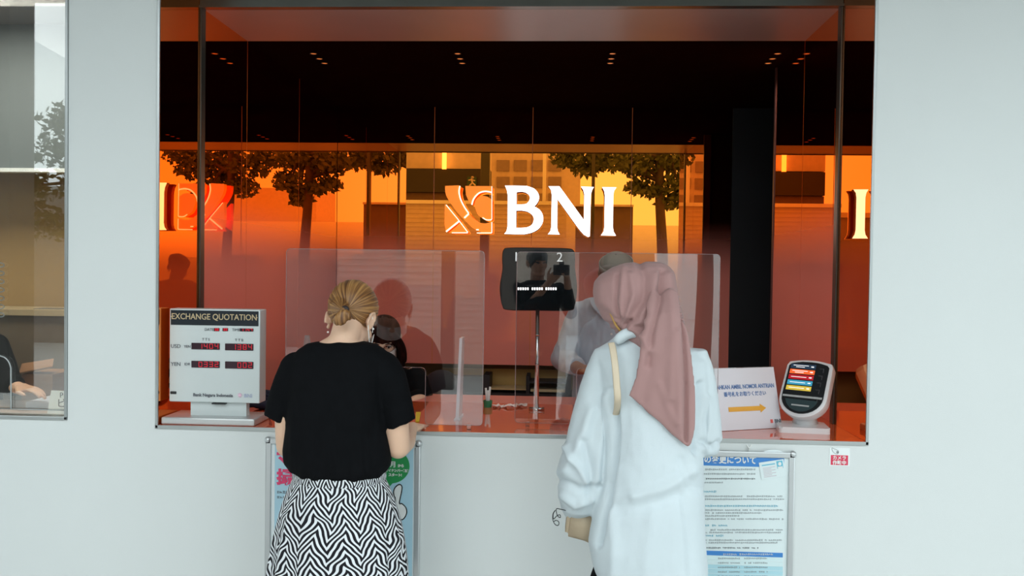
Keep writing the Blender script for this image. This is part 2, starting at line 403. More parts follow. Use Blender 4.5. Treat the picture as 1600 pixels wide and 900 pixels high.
def tree(base, h, crown, label, seed):
    rnd = random.Random(seed); t = thing('street_tree', label, 'tree', base)
    b = nb(); tube(b, smoothpath([base, base+Vector((.05, 0, h*.35)), base+Vector((-.04, 0, h*.7)), base+Vector((0, 0, h))]), [.13-.008*i/2 for i in range(19)], n=10)
    for c, r in crown:
        s = base+Vector((0, 0, h*rnd.uniform(.7, .95))); mid = (s+c)/2+Vector((0, 0, .12))
        tube(b, smoothpath([s, mid, c], 4), [.055, .05, .045, .04, .035, .03, .025, .02, .015], n=6)
    obj('trunk', b, m_bark, t, smooth=True)
    b = nb()
    for c, r in crown:
        for k in range(int(620*r)):
            d = Vector((rnd.gauss(0, 1), rnd.gauss(0, 1), rnd.gauss(0, 1))).normalized()*r*rnd.random()**.5; d.z *= .55
            q = c+d; u = Vector((rnd.gauss(0, 1), rnd.gauss(0, 1), rnd.gauss(0, 1))).normalized(); v = u.orthogonal().normalized(); s = rnd.uniform(.04, .085)
            b.faces.new([b.verts.new(q+u*s), b.verts.new(q+v*s*.6), b.verts.new(q-u*s), b.verts.new(q-v*s*.6)])
    obj('foliage', b, m_leaf, t)
def crown_at(l, s): return [(Q(x, y, s+ds), r) for x, y, ds, r in l]
tb = Q(1031, 430, 5.0); tb.z = 0
tree(tb, 4.6, crown_at([(1005, 262, .2, .42), (1035, 250, 0, .4), (985, 252, -.4, .42), (1060, 288, 0, .4), (1000, 292, 0, .3), (950, 250, .2, .45), (915, 262, .4, .35), (885, 245, .3, .4), (1062, 255, .5, .4), (1022, 300, 0, .25), (1045, 315, .1, .28), (930, 240, 0, .4)], 5.0),
     'street tree with spreading branches mirrored right of the white letters', 3)
tb2 = Q(1180, 430, 6.5); tb2.z = 0
tree(tb2, 4.8, crown_at([(1150, 262, 0, .55), (1205, 250, .3, .6), (1240, 268, 0, .5), (1120, 250, .2, .45), (1195, 285, .4, .5), (1260, 245, 0, .5), (1160, 300, 0, .4), (1215, 305, 0, .4)], 6.5),
     'dense street tree further along the pavement', 8)
t = thing('row_building', 'long grey filler building added across the street to dim the left clear screen', 'building', (-9, -D-10, 0))  # added filler, blocks bright sky from the left screen's reflection
b = nb(); box(b, -16, -4.1, -D-11, -D-10, 0, 2.9); obj('wall', b, mat('mid_grey_render', (.36, .33, .32), rough=.7, vary=.08), t); b = nb(); box(b, -16.05, -4.05, -D-11.05, -D-9.95, 2.9, 3.02); obj('coping', b, m_white, t)
# tall grey building to the far side, mirrored in the neighbouring window
t = thing('grey_building', 'tall grey building mirrored in the left part of the neighbouring window', 'building', (-12, -D-3.8, 0))
v = P(50, 300, 0)-Vector((0, -D, EYE)); sx = v.x/v.y*(D*2+4.0)
b = nb(); box(b, sx-14, sx, -D-4.0, -D-3.5, 0, 14); obj('wall', b, mat('grey_render', (.05, .05, .048), rough=.7, vary=.1), t)
for i in range(3):
    for j in range(4): b = nb(); box(b, sx-7.9+i*2.6, sx-6.5+i*2.6, -D-3.52, -D-3.45, 1.2+j*2.5, 2.6+j*2.5); obj('window', b, m_darkb, t)
rnd = random.Random(5)
def far_tree(px, py, s, r, lab):
    v = P(px, py, 0)-Vector((0, -D, EYE)); k = (2*D+s)/v.y; c = Vector((v.x*k, -D-s, EYE+v.z*k)); base = Vector((c.x+1.6, c.y, 0))
    tree(base, c.z-.2, [(c+Vector((dx, 0, dz)), r) for dx, dz in ((0, 0), (.5, -.4), (-.5, -.5), (.2, .4), (-.3, -1.0), (.4, -1.1))], lab, 21)
far_tree(92, 235, 5.5, .5, 'street tree mirrored in the right part of the neighbouring window')

la = bpy.data.lights.new('office_fill_light', 'AREA'); la.energy = 42; la.size = 1.6; la.size_y = .5; la.shape = 'RECTANGLE'; la.color = (1, .93, .82)  # added fill light, lifts the dim room behind the neighbouring window
lo = bpy.data.objects.new('office_fill_light', la); C.objects.link(lo); lo.location = (-2.8, .55, 2.77)
# ------------------------------------------------------------------ the sign on the rear wall
def PZ(px, py, z):
    v = P(px, py, 0)-Vector((0, -D, EYE)); t = (z-EYE)/v.z; return Vector((0, -D, EYE))+v*t
def shape(name, loops, Y0, Y1, m, parent, conv=None, bev=0):
    """outlines with holes, given as spots at depth Y0, thickened to Y1"""
    c = bpy.data.curves.new(name, 'CURVE'); c.dimensions = '2D'; c.fill_mode = 'BOTH'; c.extrude = abs(Y1-Y0)/2-bev; c.bevel_depth = bev; c.bevel_resolution = 1
    for lp in loops:
        s = c.splines.new('POLY'); s.points.add(len(lp)-1); s.use_cyclic_u = True
        for q, (x, y) in zip(s.points, lp):
            v = conv(x, y) if conv else P(x, y, Y0); q.co = (v.x, v.z, 0, 1)
    o = bpy.data.objects.new(name, c); C.objects.link(o); dg = bpy.context.evaluated_depsgraph_get(); dg.update()
    me = bpy.data.meshes.new_from_object(o.evaluated_get(dg)); bpy.data.objects.remove(o); bpy.data.curves.remove(c)
    me.transform(Matrix.Translation((0, (Y0+Y1)/2, 0)) @ Matrix.Rotation(PI/2, 4, 'X'))
    return link(name, me, m, parent)
def sm2(pts, k=5, closed=True):
    n = len(pts); o = []
    for i in range(n if closed else n-1):
        a, b, c, d = [Vector(pts[(i+j) % n] if closed else pts[min(max(i+j, 0), n-1)]) for j in (-1, 0, 1, 2)]
        for j in range(k):
            t = j/k; q = .5*((2*b)+(c-a)*t+(2*a-5*b+4*c-d)*t*t+(-a+3*b-3*c+d)*t*t*t); o.append((q.x, q.y))
    if not closed: o.append(tuple(pts[-1]))
    return o
YSG = YB-.085
m_lit = mat('lit_white_letter', (.95, .95, .95), emit=(1, .97, .95), es=2.6, vary=.01)
m_litside = mat('white_letter_side', (.85, .8, .78), rough=.3, vary=.02)
t = thing('wall_sign', 'lit white BNI lettering with orange emblem standing off the orange glass wall', 'sign', P(830, 365, YSG))
Bo = [(789, 290), (806, 290), (823, 290.5)] + sm2([(823, 290.5), (835, 295), (841.5, 303.5), (841.8, 312), (838, 319), (834.5, 322.5)], 4, False)[1:] + sm2([(835, 322.7), (843.5, 328), (848.3, 337), (848, 347), (842, 357), (832, 363), (820, 366)], 4, False) + [(804, 366), (788, 365.5), (791.5, 361), (793, 354), (793.3, 305), (792, 297)]
Bh1 = [(807, 300)] + sm2([(815, 299.3), (822, 301), (827.3, 306), (827.5, 312), (823, 318), (815, 319.5)], 4, False) + [(807, 319.5)]
Bh2 = [(806.5, 329)] + sm2([(815, 328.8), (825, 331), (832.5, 337), (834, 344), (831, 351), (824, 355), (815, 356)], 4, False) + [(806.3, 356)]
No = [(857, 291), (874, 291), (912.5, 344), (913, 303), (911.5, 297), (908, 291.5), (928, 292.2), (925, 297), (923.2, 304), (921.7, 369), (919, 370.3), (912, 366.5), (904, 357), (871, 311), (870.7, 355), (871.5, 361), (874.5, 366.3), (856, 366), (860, 361), (861.2, 355), (862.2, 305), (861, 297)]
Io = [(941, 292.3), (963.3, 292.8), (959.5, 298), (958.3, 305), (957.6, 355), (958.8, 362), (962.5, 368.3), (939, 367.8), (943, 362), (944.4, 355), (945.2, 305), (944, 298)]
for nm, lps in (('letter_b', [Bo, Bh1, Bh2]), ('letter_n', [No]), ('letter_i', [Io])):
    a = shape(nm, lps, YSG, YSG+.006, m_lit, t); shape(nm+'_side', lps, YSG+.007, YSG+.05, m_litside, a)
m_or = mat('orange_emblem', (.9, .25, .03), rough=.25, emit=(1, .24, .01), es=.85, vary=.03)
A1 = sm2([(695.5, 290.5), (707, 290), (719, 290.5), (718, 300), (720, 312), (726, 324), (733, 334), (741, 342), (750, 348), (759, 349)], 3, False)+[(768, 347), (768, 364), (752, 363)]+sm2([(738, 356), (726, 344), (714, 331), (703, 316), (697, 305), (695.5, 296)], 3, False)
A2 = [(727, 290.5), (768, 290.8), (768, 300)]+sm2([(758, 298.5), (750, 300.5), (742, 308), (737, 318), (732, 313), (728, 304)], 3, False)
A3 = [(768.5, 312)]+sm2([(762, 307.5), (754, 306), (746, 309), (741.5, 317), (743, 327), (748, 337), (758, 343)], 3, False)+[(768.5, 343)]
A4 = [(695, 319), (718, 345), (697, 362), (694.5, 350)]; A5 = [(719, 348), (731, 364), (704, 364)]
em = obj('emblem', bx(P(695.5, 290, YSG).x, P(696, 290, YSG).x, YSG+.01, YSG+.045, P(700, 300, YSG).z, P(700, 296, YSG).z), m_or, t)
for lp in (A1, A2, A3, A4, A5): shape('emblem_piece', [lp], YSG, YSG+.045, m_or, em)
m_rimw = mat('lit_emblem_edge', (.95, .9, .85), emit=(1, .75, .6), es=1.6, vary=.01)
for pts, rr in ((sm2([(718.5, 290.5), (717.3, 300), (720, 312), (726, 324), (732.5, 333.5)], 4, False), .0045), ([(732.5, 334), (725.5, 340.5)], .0055), (sm2([(737.3, 320), (740, 311), (748, 302), (758, 299), (768, 300.5)], 4, False), .005),
                ([(768.5, 291), (768.5, 343)], .0025), ([(768.5, 347), (768.5, 364)], .003), (sm2([(754, 340), (760, 343.5), (768, 343.5)], 3, False), .0035), ([(697, 320), (717.5, 345), (731, 363)], .003),
                ([(717, 346), (697, 362)], .0055), ([(706, 363.7), (731, 363.7)], .003), ([(745, 364), (768, 364)], .003), ([(744, 359), (748, 359)], .004)):
    b = nb(); tube(b, [P(x, y, YSG-.003) for x, y in pts], rr, n=8); obj('emblem_edge', b, m_rimw, em, smooth=True)

# ------------------------------------------------------------------ exchange board
m_cream = mat('board_enamel', (.62, .68, .68), rough=.35, vary=.02)
m_blk = mat('black_plastic', (.012, .014, .016), rough=.25, vary=.1)
m_hdr = mat('header_black', (.012, .018, .025), rough=.2, vary=.1)
m_gold = mat('gold_letters', (.55, .43, .25), rough=.4, vary=.05)
m_ink = mat('grey_ink', (.13, .14, .16), rough=.6, vary=.05)
m_led = mat('led_red', (.5, .01, .02), emit=(1, .02, .06), es=.28, vary=.05)
m_disp = mat('display_window', (.025, .003, .012), rough=.2, vary=.1)
m_sil = mat('silver_plastic', (.55, .57, .57), rough=.28, metal=.3, vary=.03)
YE = .055
def W(px, py, Y=YE): return P(px, py, Y)
t = thing('exchange_rate_board', 'white EXCHANGE QUOTATION board with red digits on a silver stand', 'sign', (W(335, 640).x, .1, ZS))
x0, x1 = W(264.5, 550).x, W(406, 550).x; zt, zb = W(335, 483).z, W(335, 629).z
obj('housing', bx(x0, x1, YE, YE+.075, zb, zt, bev=.004), m_cream, t, ang=30)
h = obj('header', bx(x0+.006, x1-.006, YE-.002, YE+.01, W(335, 508.5).z, zt-.006), m_hdr, t)
def wr(s, px, py, hpx, Y, m, par, name='lettering', sx=1, bold=0, align='CENTER', off=.0026, mt=None):
    sc = hpx*PS(Y)/.70; p = P(px, py, Y); return letters(name, s, sc, Vector((p.x, Y-off, p.z)), m, par, ext=.0005, align=align, sx=1, bold=bold, mt=mt) if sx == 1 else letters(name, s, sc, Vector((p.x, Y-off, p.z)), m, par, ext=.0005, align=align, sx=sx, bold=bold, mt=mt)
wr('EXCHANGE QUOTATION', 335, 495.5, 9.3, YE, m_gold, h, sx=.90, bold=.0003)
wr('·', 268, 495, 9, YE, m_gold, h); wr('·', 402, 497, 9, YE, m_gold, h)
wr('DATE', 327, 515, 4.2, YE, m_ink, t); wr('TIME', 369, 515.5, 4.2, YE, m_ink, t)
wr('T T S', 322, 530.5, 4, YE, m_ink, t); wr('T T B', 374, 531.5, 4, YE, m_ink, t)
wr('USD', 275, 541, 6, YE, m_ink, t); wr('YEN', 293, 541.5, 4.2, YE, m_ink, t); wr('YEN', 275, 569, 6, YE, m_ink, t); wr('IDR', 293, 569, 4.2, YE, m_ink, t)
wr('Bank Negara Indonesia', 333, 617.5, 4.9, YE, m_ink, t, bold=.0004)
wr('BNI', 388, 618.5, 6, YE, mat('pale_blue_ink', (.45, .5, .68), vary=.02), t)
b = nb()
for k in range(8): a = k*PI/4; c = W(375, 617.5); limb(b, [c+Vector((0, -.002, 0)), c+Vector((.009*math.cos(a), -.002, .009*math.sin(a)))], [.002, .0012], n=6)
obj('flower_mark', b, mat('pink_mark', (.9, .6, .75), vary=.02), t)
b = nb(); c = W(271, 613.5); box(b, c.x-.012, c.x+.012, YE-.003, YE+.002, c.z-.0055, c.z+.0055, bev=.002); obj('sensor_window', b, m_blk, t)
c = W(341, 630); obj('cable_slot', bx(c.x-.027, c.x+.027, YE+.002, YE+.03, c.z-.005, c.z), m_blk, t)
SEG = {'0': 'abcdef', '1': 'bc', '2': 'abged', '3': 'abgcd', '4': 'fgbc', '5': 'afgcd', '6': 'afgedc', '7': 'abc', '8': 'abcdefg', '9': 'abcdfg'}
def digits(par, s, px0, px1, py, hp):
    n = len(s); b = nb(); step = (px1-px0)/n; Y = YE-.0045
    for i, ch in enumerate(s):
        if ch == ' ': continue
        cx = px0+step*(i+.5); w2 = step*.28; hh = hp/2
        for g in SEG[ch]:
            q = {'a': (-w2, -hh, w2, -hh), 'b': (w2, -hh, w2, 0), 'c': (w2, 0, w2, hh), 'd': (-w2, hh, w2, hh), 'e': (-w2, 0, -w2, hh), 'f': (-w2, -hh, -w2, 0), 'g': (-w2, 0, w2, 0)}[g]
            a = P(cx+q[0], py+q[1], Y); c = P(cx+q[2], py+q[3], Y); r = .0011
            box(b, min(a.x, c.x)-r, max(a.x, c.x)+r, Y-.0004, Y+.0004, min(a.z, c.z)-r, max(a.z, c.z)+r)
    obj('digits', b, m_led, par)
for px0, px1, py0, py1, s in ((299.5, 343.5, 535.5, 546.5, ' 1404'), (352, 396, 536.5, 548, ' 1384'), (299.5, 343.5, 563.5, 575, ' 0332'), (352, 396, 564.5, 576.5, '  002'), (334.5, 343, 512.5, 517.5, '08'), (348, 356.5, 512.5, 517.5, '22'), (375, 396, 513, 518, '1147')):
    a, c = W(px0, py0), W(px1, py1); dsp = obj('display', bx(a.x, c.x, YE-.0035, YE+.01, c.z, a.z, bev=.001), m_disp, t); digits(dsp, s, px0+1, px1-1, (py0+py1)/2, (py1-py0)*.62)
a, c = W(298, 629, YE+.02), W(385, 629, YE+.02)
obj('neck', bx(a.x, c.x, YE+.02, YE+.055, ZS+.027, zb+.001), m_cream, t)
a, c = PZ(254, 663, ZS), PZ(404, 663, ZS)
obj('base', bx(XL+.004, c.x, .012, .19, ZS, ZS+.028, bev=.006), m_sil, t, ang=30)

# ------------------------------------------------------------------ ticket machine
t0 = PZ(1258, 678, ZS)
t = thing('ticket_machine', 'white desktop queue ticket machine with a black slanted touch screen', 'machine', (t0.x, t0.y+.09, ZS))
yaw = R(-36); tilt = R(30)
u = Vector((math.cos(yaw), math.sin(yaw), 0)); nn = Vector((math.sin(yaw), -math.cos(yaw), 0)); nn = Vector((math.sin(yaw)*math.cos(tilt), -math.cos(yaw)*math.cos(tilt), math.sin(tilt))); v = nn.cross(u)*-1
if v.z < 0: v = -v
hc = P(1259, 601, t0.y+.10)
MK = Matrix((u, -nn, v)).transposed().to_4x4(); MK.translation = hc        # local x right, y inward, z up the face
def face_outline(g):
    o = [(-.086-g, -.055), (-.084-g, .075)] + sm2([(-.076-g, .088+g), (-.03, .097+g), (.03, .097+g), (.076+g, .088+g)], 3, False) + [(.084+g, .075), (.086+g, -.055)]
    for i in range(1, 14): a = -PI*i/14; o.append(((.086+g)*math.cos(a), -.055+(.075+g)*math.sin(a)))
    return o
m_wpl = mat('white_plastic', (.72, .73, .74), rough=.25, vary=.02)
b = nb()
rings = []
for g, y in ((-.004, -.004), (.006, 0), (.008, .012), (.005, .04), (-.012, .062), (-.03, .07)):
    rings.append([MK @ Vector((x*(1+g/.09), y, z*(1+g/.12))) for x, z in face_outline(.002)])
loft(b, rings); obj('shell', b, m_wpl, t, ang=50)
b = nb(); prism(b, face_outline(-.004), -.008, -.002, MK); fp = obj('face_plate', b, m_blk, t)
b = nb(); box(b, -.078, .078, -.0095, -.007, -.060, -.052, mt=MK); obj('silver_strip', b, m_sil, fp)
b = nb(); prism(b, [(x*.9, z) for x, z in face_outline(-.012) if z < -.06], -.0092, -.0075, MK); obj('ticket_slot', b, mat('slot_grey', (.03, .055, .06), rough=.3, vary=.1), fp)
b = nb(); box(b, -.035, .035, -.0098, -.009, -.096, -.090, mt=MK); obj('slot_lip', b, m_sil, fp)
for i, cc in enumerate(((.02, .04, .07), (.85, .13, .03), (.42, .01, .02), (.05, .30, .45), (.62, .45, .06))):
    mm = mat('screen_button_%d' % i, cc, rough=.3, emit=cc, es=.55, vary=.02); z = .073-i*.0235
    b = nb(); box(b, -.072+.0*i, .028, -.0094, -.0078, z-.0095, z+.0095, mt=MK); bt = obj('screen_button', b, mm, fp)
    b = nb()
    for k, (a0, a1) in enumerate(((-.062, .0),) if i > 1 else ((-.062, .0), (-.05, -.015))): box(b, a0, a1, -.0100, -.0093, z-.001+(.003 if i < 2 and k == 0 else -.004 if i < 2 else 0), z+.0012+(.003 if i < 2 and k == 0 else -.004 if i < 2 else 0), mt=MK)
    box(b, .010, .018, -.0100, -.0093, z-.002, z+.002, mt=MK); prism(b, [(.018, z-.0035), (.022, z), (.018, z+.0035)], -.0100, -.0093, MK)
    obj('button_mark', b, mat('mark_white', (.9, .9, .9), emit=(1, 1, 1), es=.6) if 'mark_white' not in bpy.data.materials else bpy.data.materials['mark_white'], bt)
b = nb()
for k in range(5): z = .07-k*.03; prism(b, [(.045, z), (.062, z), (.062, z-.018), (.059, z-.018), (.059, z-.003), (.045, z-.003)], -.0092, -.008, MK)
obj('icon_column', b, mat('dim_grey', (.05, .05, .055), rough=.4, vary=.05), fp)
b = nb(); q = MK @ Vector((0, .045, -.085)); tube(b, [Vector((q.x+.01, q.y+.03, ZS+.012)), Vector((q.x+.005, q.y+.015, ZS+.05)), q], [.052, .042, .045], n=20); obj('neck', b, m_wpl, t, smooth=True)
RZ = Matrix.Translation((t0.x+.012, t0.y+.085, ZS)) @ Matrix.Rotation(R(-6), 4, 'Z')
b = nb(); o = rrect(-.098, .092, -.08, .08, .012); vs = prism(b, o, 0, .022)
for q in b.verts: q.co = RZ @ Vector((q.co.x*(1 if q.co.z > 0 else 1), q.co.z, q.co.y))
es = [e for e in b.edges if abs(e.verts[0].co.z-e.verts[1].co.z) < 1e-6 and e.verts[0].co.z > ZS+.01]
bmesh.ops.bevel(b, geom=es, offset=.005, segments=2, affect='EDGES')
obj('base', b, m_wpl, t, ang=40)

# ------------------------------------------------------------------ card with the arrow
BL, BR = PZ(1128, 673.5, ZS+.0015), PZ(1222, 668, ZS+.0015); BR.z = BL.z
TL = P(1113, 577, BL.y+.055); TR = P(1211, 573, BR.y+.055)
t = thing('notice_card', 'white card with a yellow arrow leaning on the counter beside the ticket machine', 'sign', (BL+BR)/2)
U = BR-BL; V = (TL-BL+TR-BR)/2; U = U.normalized(); cw = (BR-BL).length; ch = V.length; Nn = U.cross(V.normalized()); 
MC = Matrix((U, -Nn, V.normalized())).transposed().to_4x4(); MC.translation = BL
if (MC @ Vector((0, 1, 0)) - BL).y < 0: MC = Matrix((U, Nn, V.normalized())).transposed().to_4x4(); MC.translation = BL
m_card = mat('card_paper', (.72, .70, .74), rough=.45, spec=.5, vary=.02)
b = nb(); box(b, 0, cw, 0, .003, 0, ch, mt=MC); obj('card', b, m_card, t)
b = nb(); box(b, -.003, cw+.003, .0032, .006, -.0, ch+.003, mt=MC)
obj('acrylic_backing', b, glass_mat('clear_acrylic_back', refl=2, haze=.15), t)
b = nb(); vs = [MC @ Vector((x, .006, z)) for x, z in ((.02, ch*.8), (cw-.02, ch*.8))]; 
for q in vs: b = nb(); tube(b, [q, Vector((q.x, q.y+.06, ZS+.003))], .003, n=8); obj('rear_leg', b, m_sil, t)
m_bluei = mat('blue_ink', (.09, .19, .42), rough=.6, vary=.05)
def cp(px, py):                       # spot of the photograph -> place on the card
    bu = (px-1128-(673.5-py)*-.155)/94; bv = ((673.5-(px-1113)*.05)-py)/97; return bu*cw, bv*ch
def cw_(s, px, py, hpx, m, sx=1, bold=0):
    x, z = cp(px, py); sc = hpx/97*ch/.7; return letters('lettering', s, sc, Vector((x, -.0012, z)), m, t, ext=.0004, mt=MC, sx=sx, bold=bold)
cw_('SILAHKAN AMBIL NOMOR ANTRIAN', 1159, 604, 6.5, m_bluei, sx=.76, bold=.0004)
cw_('番号札をお取りください', 1162, 615.5, 5.6, m_bluei, sx=.9, bold=.0003)
b = nb(); x0, z0 = cp(1137, 640); x1, _ = cp(1186, 638); x2, _ = cp(1195, 638); zz = z0
prism(b, [(x0, zz-.009), (x1, zz-.009), (x1, zz-.017), (x2, zz), (x1, zz+.017), (x1, zz+.009), (x0, zz+.009)], -.0022, -.0006, MC)
obj('arrow', b, mat('arrow_yellow', (.78, .38, .03), rough=.5, vary=.03), t)
cw_('BNI', 1214, 658, 5.5, m_ink, bold=.0008)
x0, z0 = cp(1204.5, 658); b = nb(); box(b, x0-.006, x0+.005, -.002, -.0006, z0-.007, z0+.007, mt=MC); obj('red_mark', b, mat('red_ink', (.75, .12, .10), vary=.03), t)

# ------------------------------------------------------------------ number display on its pole
F0 = PZ(838.5, 641, ZS); YT = F0.y
t = thing('queue_number_display', 'black number display showing 1 and 2 on a tall chrome pole', 'display', (F0.x, F0.y, ZS))
ol = sm2([(796, 388), (840, 388), (885, 389), (895.5, 392), (897.5, 402), (897.5, 418), (898.5, 428), (900.5, 445), (900, 462), (897, 477), (890, 484.5), (840, 484.5), (794, 483.5), (786, 478), (782.5, 462), (782, 446), (784.5, 430), (786, 418), (785.5, 402), (787.5, 391)], 4)
hs = shape('housing', [ol], YT-.012, YT+.02, mat('gloss_black_panel', (.008, .011, .013), rough=.04, spec=.6, vary=.05), t, bev=.003)
m_wink = mat('white_numeral', (.8, .85, .85), rough=.5, emit=(1, 1, 1), es=.25, vary=.01)
wr('1', 806.5, 402, 14.5, YT-.012, m_wink, hs); wr('2', 874.5, 402.5, 14.5, YT-.012, m_wink, hs)
b = nb()
for g0 in (810, 832, 853.5):
    for k in range(5):
        for dy in (-1, 1): c = P(g0+k*3.7, 451.2+dy, YT-.0125); ball(b, c, .0042, .001, .0034, seg=8, rg=5)
obj('led_dots', b, mat('led_white', (1, 1, 1), emit=(1, 1, 1), es=1.3), hs)
m_chr = mat('chrome', (.72, .70, .70), rough=.16, metal=.95, vary=.03)
b = nb(); c = P(840, 484, YT); tube(b, [Vector((F0.x, YT, ZS+.004)), Vector((c.x, YT+.004, c.z))], .0088, n=18); obj('pole', b, m_chr, t, smooth=True)
b = nb(); tube(b, [Vector((F0.x-.034, YT, ZS+.007)), Vector((F0.x+.034, YT, ZS+.007))], .0065, n=14); tube(b, [Vector((F0.x, YT-.06, ZS+.005)), Vector((F0.x, YT+.07, ZS+.005))], .005, n=12); obj('foot', b, m_chr, t, smooth=True)
for zz in (.20, .33): b = nb(); k = (zz)/(c.z-ZS); tube(b, [Vector((F0.x+(c.x-F0.x)*k, YT, ZS+zz-.004)), Vector((F0.x+(c.x-F0.x)*k, YT, ZS+zz+.004))], .0098, n=16); obj('collar', b, m_chr, t, smooth=True)

# ------------------------------------------------------------------ acrylic screens
m_acr = glass_mat('clear_acrylic', tint=(.97, .97, .97), refl=3.0)
m_acre = glass_mat('acrylic_cut_edge', tint=(.9, .8, .8), refl=3, haze=.3, hazecol=(.9, .7, .7))
def screen(px0, px1, pyt, pyb, n0, n1, pyn, lab, Y):
    zf = P((px0+px1)/2, pyb, Y).z; a = P(px0, pyt, Y); c = P(px1, pyt, Y); zt = (a.z+c.z)/2; zn = P(n0, pyn, Y).z; xa, xb = P(n0, pyn, Y).x, P(n1, pyn, Y).x
    t = thing('acrylic_screen', lab, 'screen', ((a.x+c.x)/2, Y, ZS)); r = .015; z0 = zf
    def arc(cx, cz, a0): return [(cx+r*math.cos(R(a0+90*i/5)), cz+r*math.sin(R(a0+90*i/5))) for i in range(6)]
    o = arc(c.x-r, zt-r, 0)+arc(a.x+r, zt-r, 90)+arc(a.x+r, z0+r, 180)+arc(xa-r, z0+r, 270)+[(xa, zn-r), (xa+r*.3, zn-r*.3), (xa+r, zn), (xb-r, zn), (xb-r*.3, zn-r*.3), (xb, zn-r)]+arc(xb+r, z0+r, 180)+arc(c.x-r, z0+r, 270)
    b = nb(); prism(b, o, Y, Y+.004); obj('sheet', b, m_acr, t)
    b = nb(); q = [Vector((x, Y+.002, z)) for x, z in o]; tube(b, q+[q[0]], .0013, n=6, cap=False); obj('cut_edge', b, m_acre, t)
    for sx in (a.x+.05, c.x-.05):
        b = nb(); box(b, sx-.008, sx+.008, Y-.008, Y+.012, ZS, zf+.006, bev=.001); obj('foot', b, m_acr, t)
    return Y
YA = screen(447.5, 757, 390.5, 661.5, 520, 665, 571.5, 'clear acrylic screen standing before the seated clerk with long dark hair', .05)
YA2 = screen(808, 1125.5, 395.5, 664, 901, 1030, 575.5, 'clear acrylic screen standing between the hijab wearer and the clerk in grey-blue shirt', .16)
m_acw = mat('frosted_acrylic_edge', (.75, .68, .74), rough=.25, spec=.6, vary=.03)
q0 = PZ(714.5, 656, ZS); q1 = P(720.5, 528, q0.y+.01)
t = thing('acrylic_fin', 'narrow clear acrylic fin seen edge-on standing on the counter', 'divider', q0)
b = nb(); loft(b, [[q0+Vector((x, y, 0)) for x, y in ((-.0065, -.01), (.0065, -.01), (.0065, .12), (-.0065, .12))], [q1+Vector((x, y, 0)) for x, y in ((-.0055, -.01), (.0055, -.01), (.0055, .08), (-.0055, .08))]]); obj('sheet', b, m_acw, t)
b = nb(); box(b, q0.x-.012, q0.x+.012, q0.y-.015, q0.y+.125, ZS, ZS+.006, bev=.001); obj('foot', b, m_acw, t)

# ------------------------------------------------------------------ small things on the counter
p = PZ(652, 667, ZS); b = nb()
for q in (0,): v0 = [PZ(x, y, ZS+.001) for x, y in ((637, 673.5), (655, 674.5), (670.5, 664.5), (648, 661))]; a = [b.verts.new(q) for q in v0]; c = [b.verts.new(q+Vector((0, 0, .0012))) for q in v0]; b.faces.new(a[::-1]); b.faces.new(c); [b.faces.new((a[i], a[(i+1) % 4], c[(i+1) % 4], c[i])) for i in range(4)]
tag(obj('paper_slip', b, mat('cream_paper', (.85, .60, .48), rough=.6, vary=.04)), 'small cream paper slip under the hand of the customer in black', 'paper')
b = nb(); v0 = [PZ(x, y, ZS+.001) for x, y in ((649, 659), (655, 659), (657.5, 645), (650, 645))]; a = [b.verts.new(q) for q in v0]; c = [b.verts.new(q+Vector((0, 0, .004))) for q in v0]; b.faces.new(a[::-1]); b.faces.new(c); [b.faces.new((a[i], a[(i+1) % 4], c[(i+1) % 4], c[i])) for i in range(4)]
tag(obj('note_pad', b, mat('yellow_paper', (.8, .62, .03), rough=.6, vary=.04)), 'small yellow note pad on the counter beside the clerk\'s forearm', 'note pad')
p = PZ(762, 636, ZS)
t = thing('pen_cup', 'small green cup of white pens at the back of the counter', 'pen cup', p)
b = nb(); rs = [ellr(p+Vector((0, 0, z)), Vector((1, 0, 0)), Vector((0, 1, 0)), r, r, 16) for z, r in ((0, .018), (.03, .021), (.03, .018), (.004, .015))]; loft(b, rs); obj('cup', b, mat('green_plastic', (.03, .22, .10), rough=.4, vary=.05), t, ang=40)
for dx, dy, h in ((-.006, 0, .085), (.006, .004, .09), (.001, -.006, .075)): b = nb(); tube(b, [p+Vector((dx*.4, dy, .006)), p+Vector((dx*1.6, dy, h))], .0045, n=8); obj('pen', b, m_white, t, smooth=True)
m_rdesk = mat('staff_desk_red', (.62, .20, .17), rough=.3, vary=.05)
o = obj('staff_desk', bx(XL+.001, XR-.001, .745, 1.02, ZS-.03, ZS-.004, bev=.002), m_rdesk); tag(o, 'dull red staff desk strip running behind the glossy counter', 'desk')
struct('floor_staff_desk_support', bx(XL, XR, .76, .80, .02, ZS-.031), m_black)
rnd = random.Random(2)
for i, (px, py, wd, lab) in enumerate(((778, 636.5, .05, 'small white paper at the back of the counter next to the pen cup'), (797, 637, .06, 'crumpled pale paper strip at the back of the counter'), (815, 635.5, .05, 'pale paper scrap at the back of the counter beside the display pole'))):
    p = PZ(px, py, ZS); b = nb(); n = 6
    g = [[b.verts.new((p.x-wd/2+wd*i_/n, p.y-.02+.05*j/3, ZS+.002+rnd.random()*.012)) for j in range(4)] for i_ in range(n+1)]
    for i_ in range(n):
        for j in range(3): b.faces.new((g[i_][j], g[i_+1][j], g[i_+1][j+1], g[i_][j+1]))
    o = obj('paper_scrap', b, mat('pale_paper', (.8, .72, .7), rough=.6, vary=.06) if i == 0 else bpy.data.materials['pale_paper']); so_ = o.modifiers.new('th', 'SOLIDIFY'); so_.thickness = .001; tag(o, lab, 'paper')
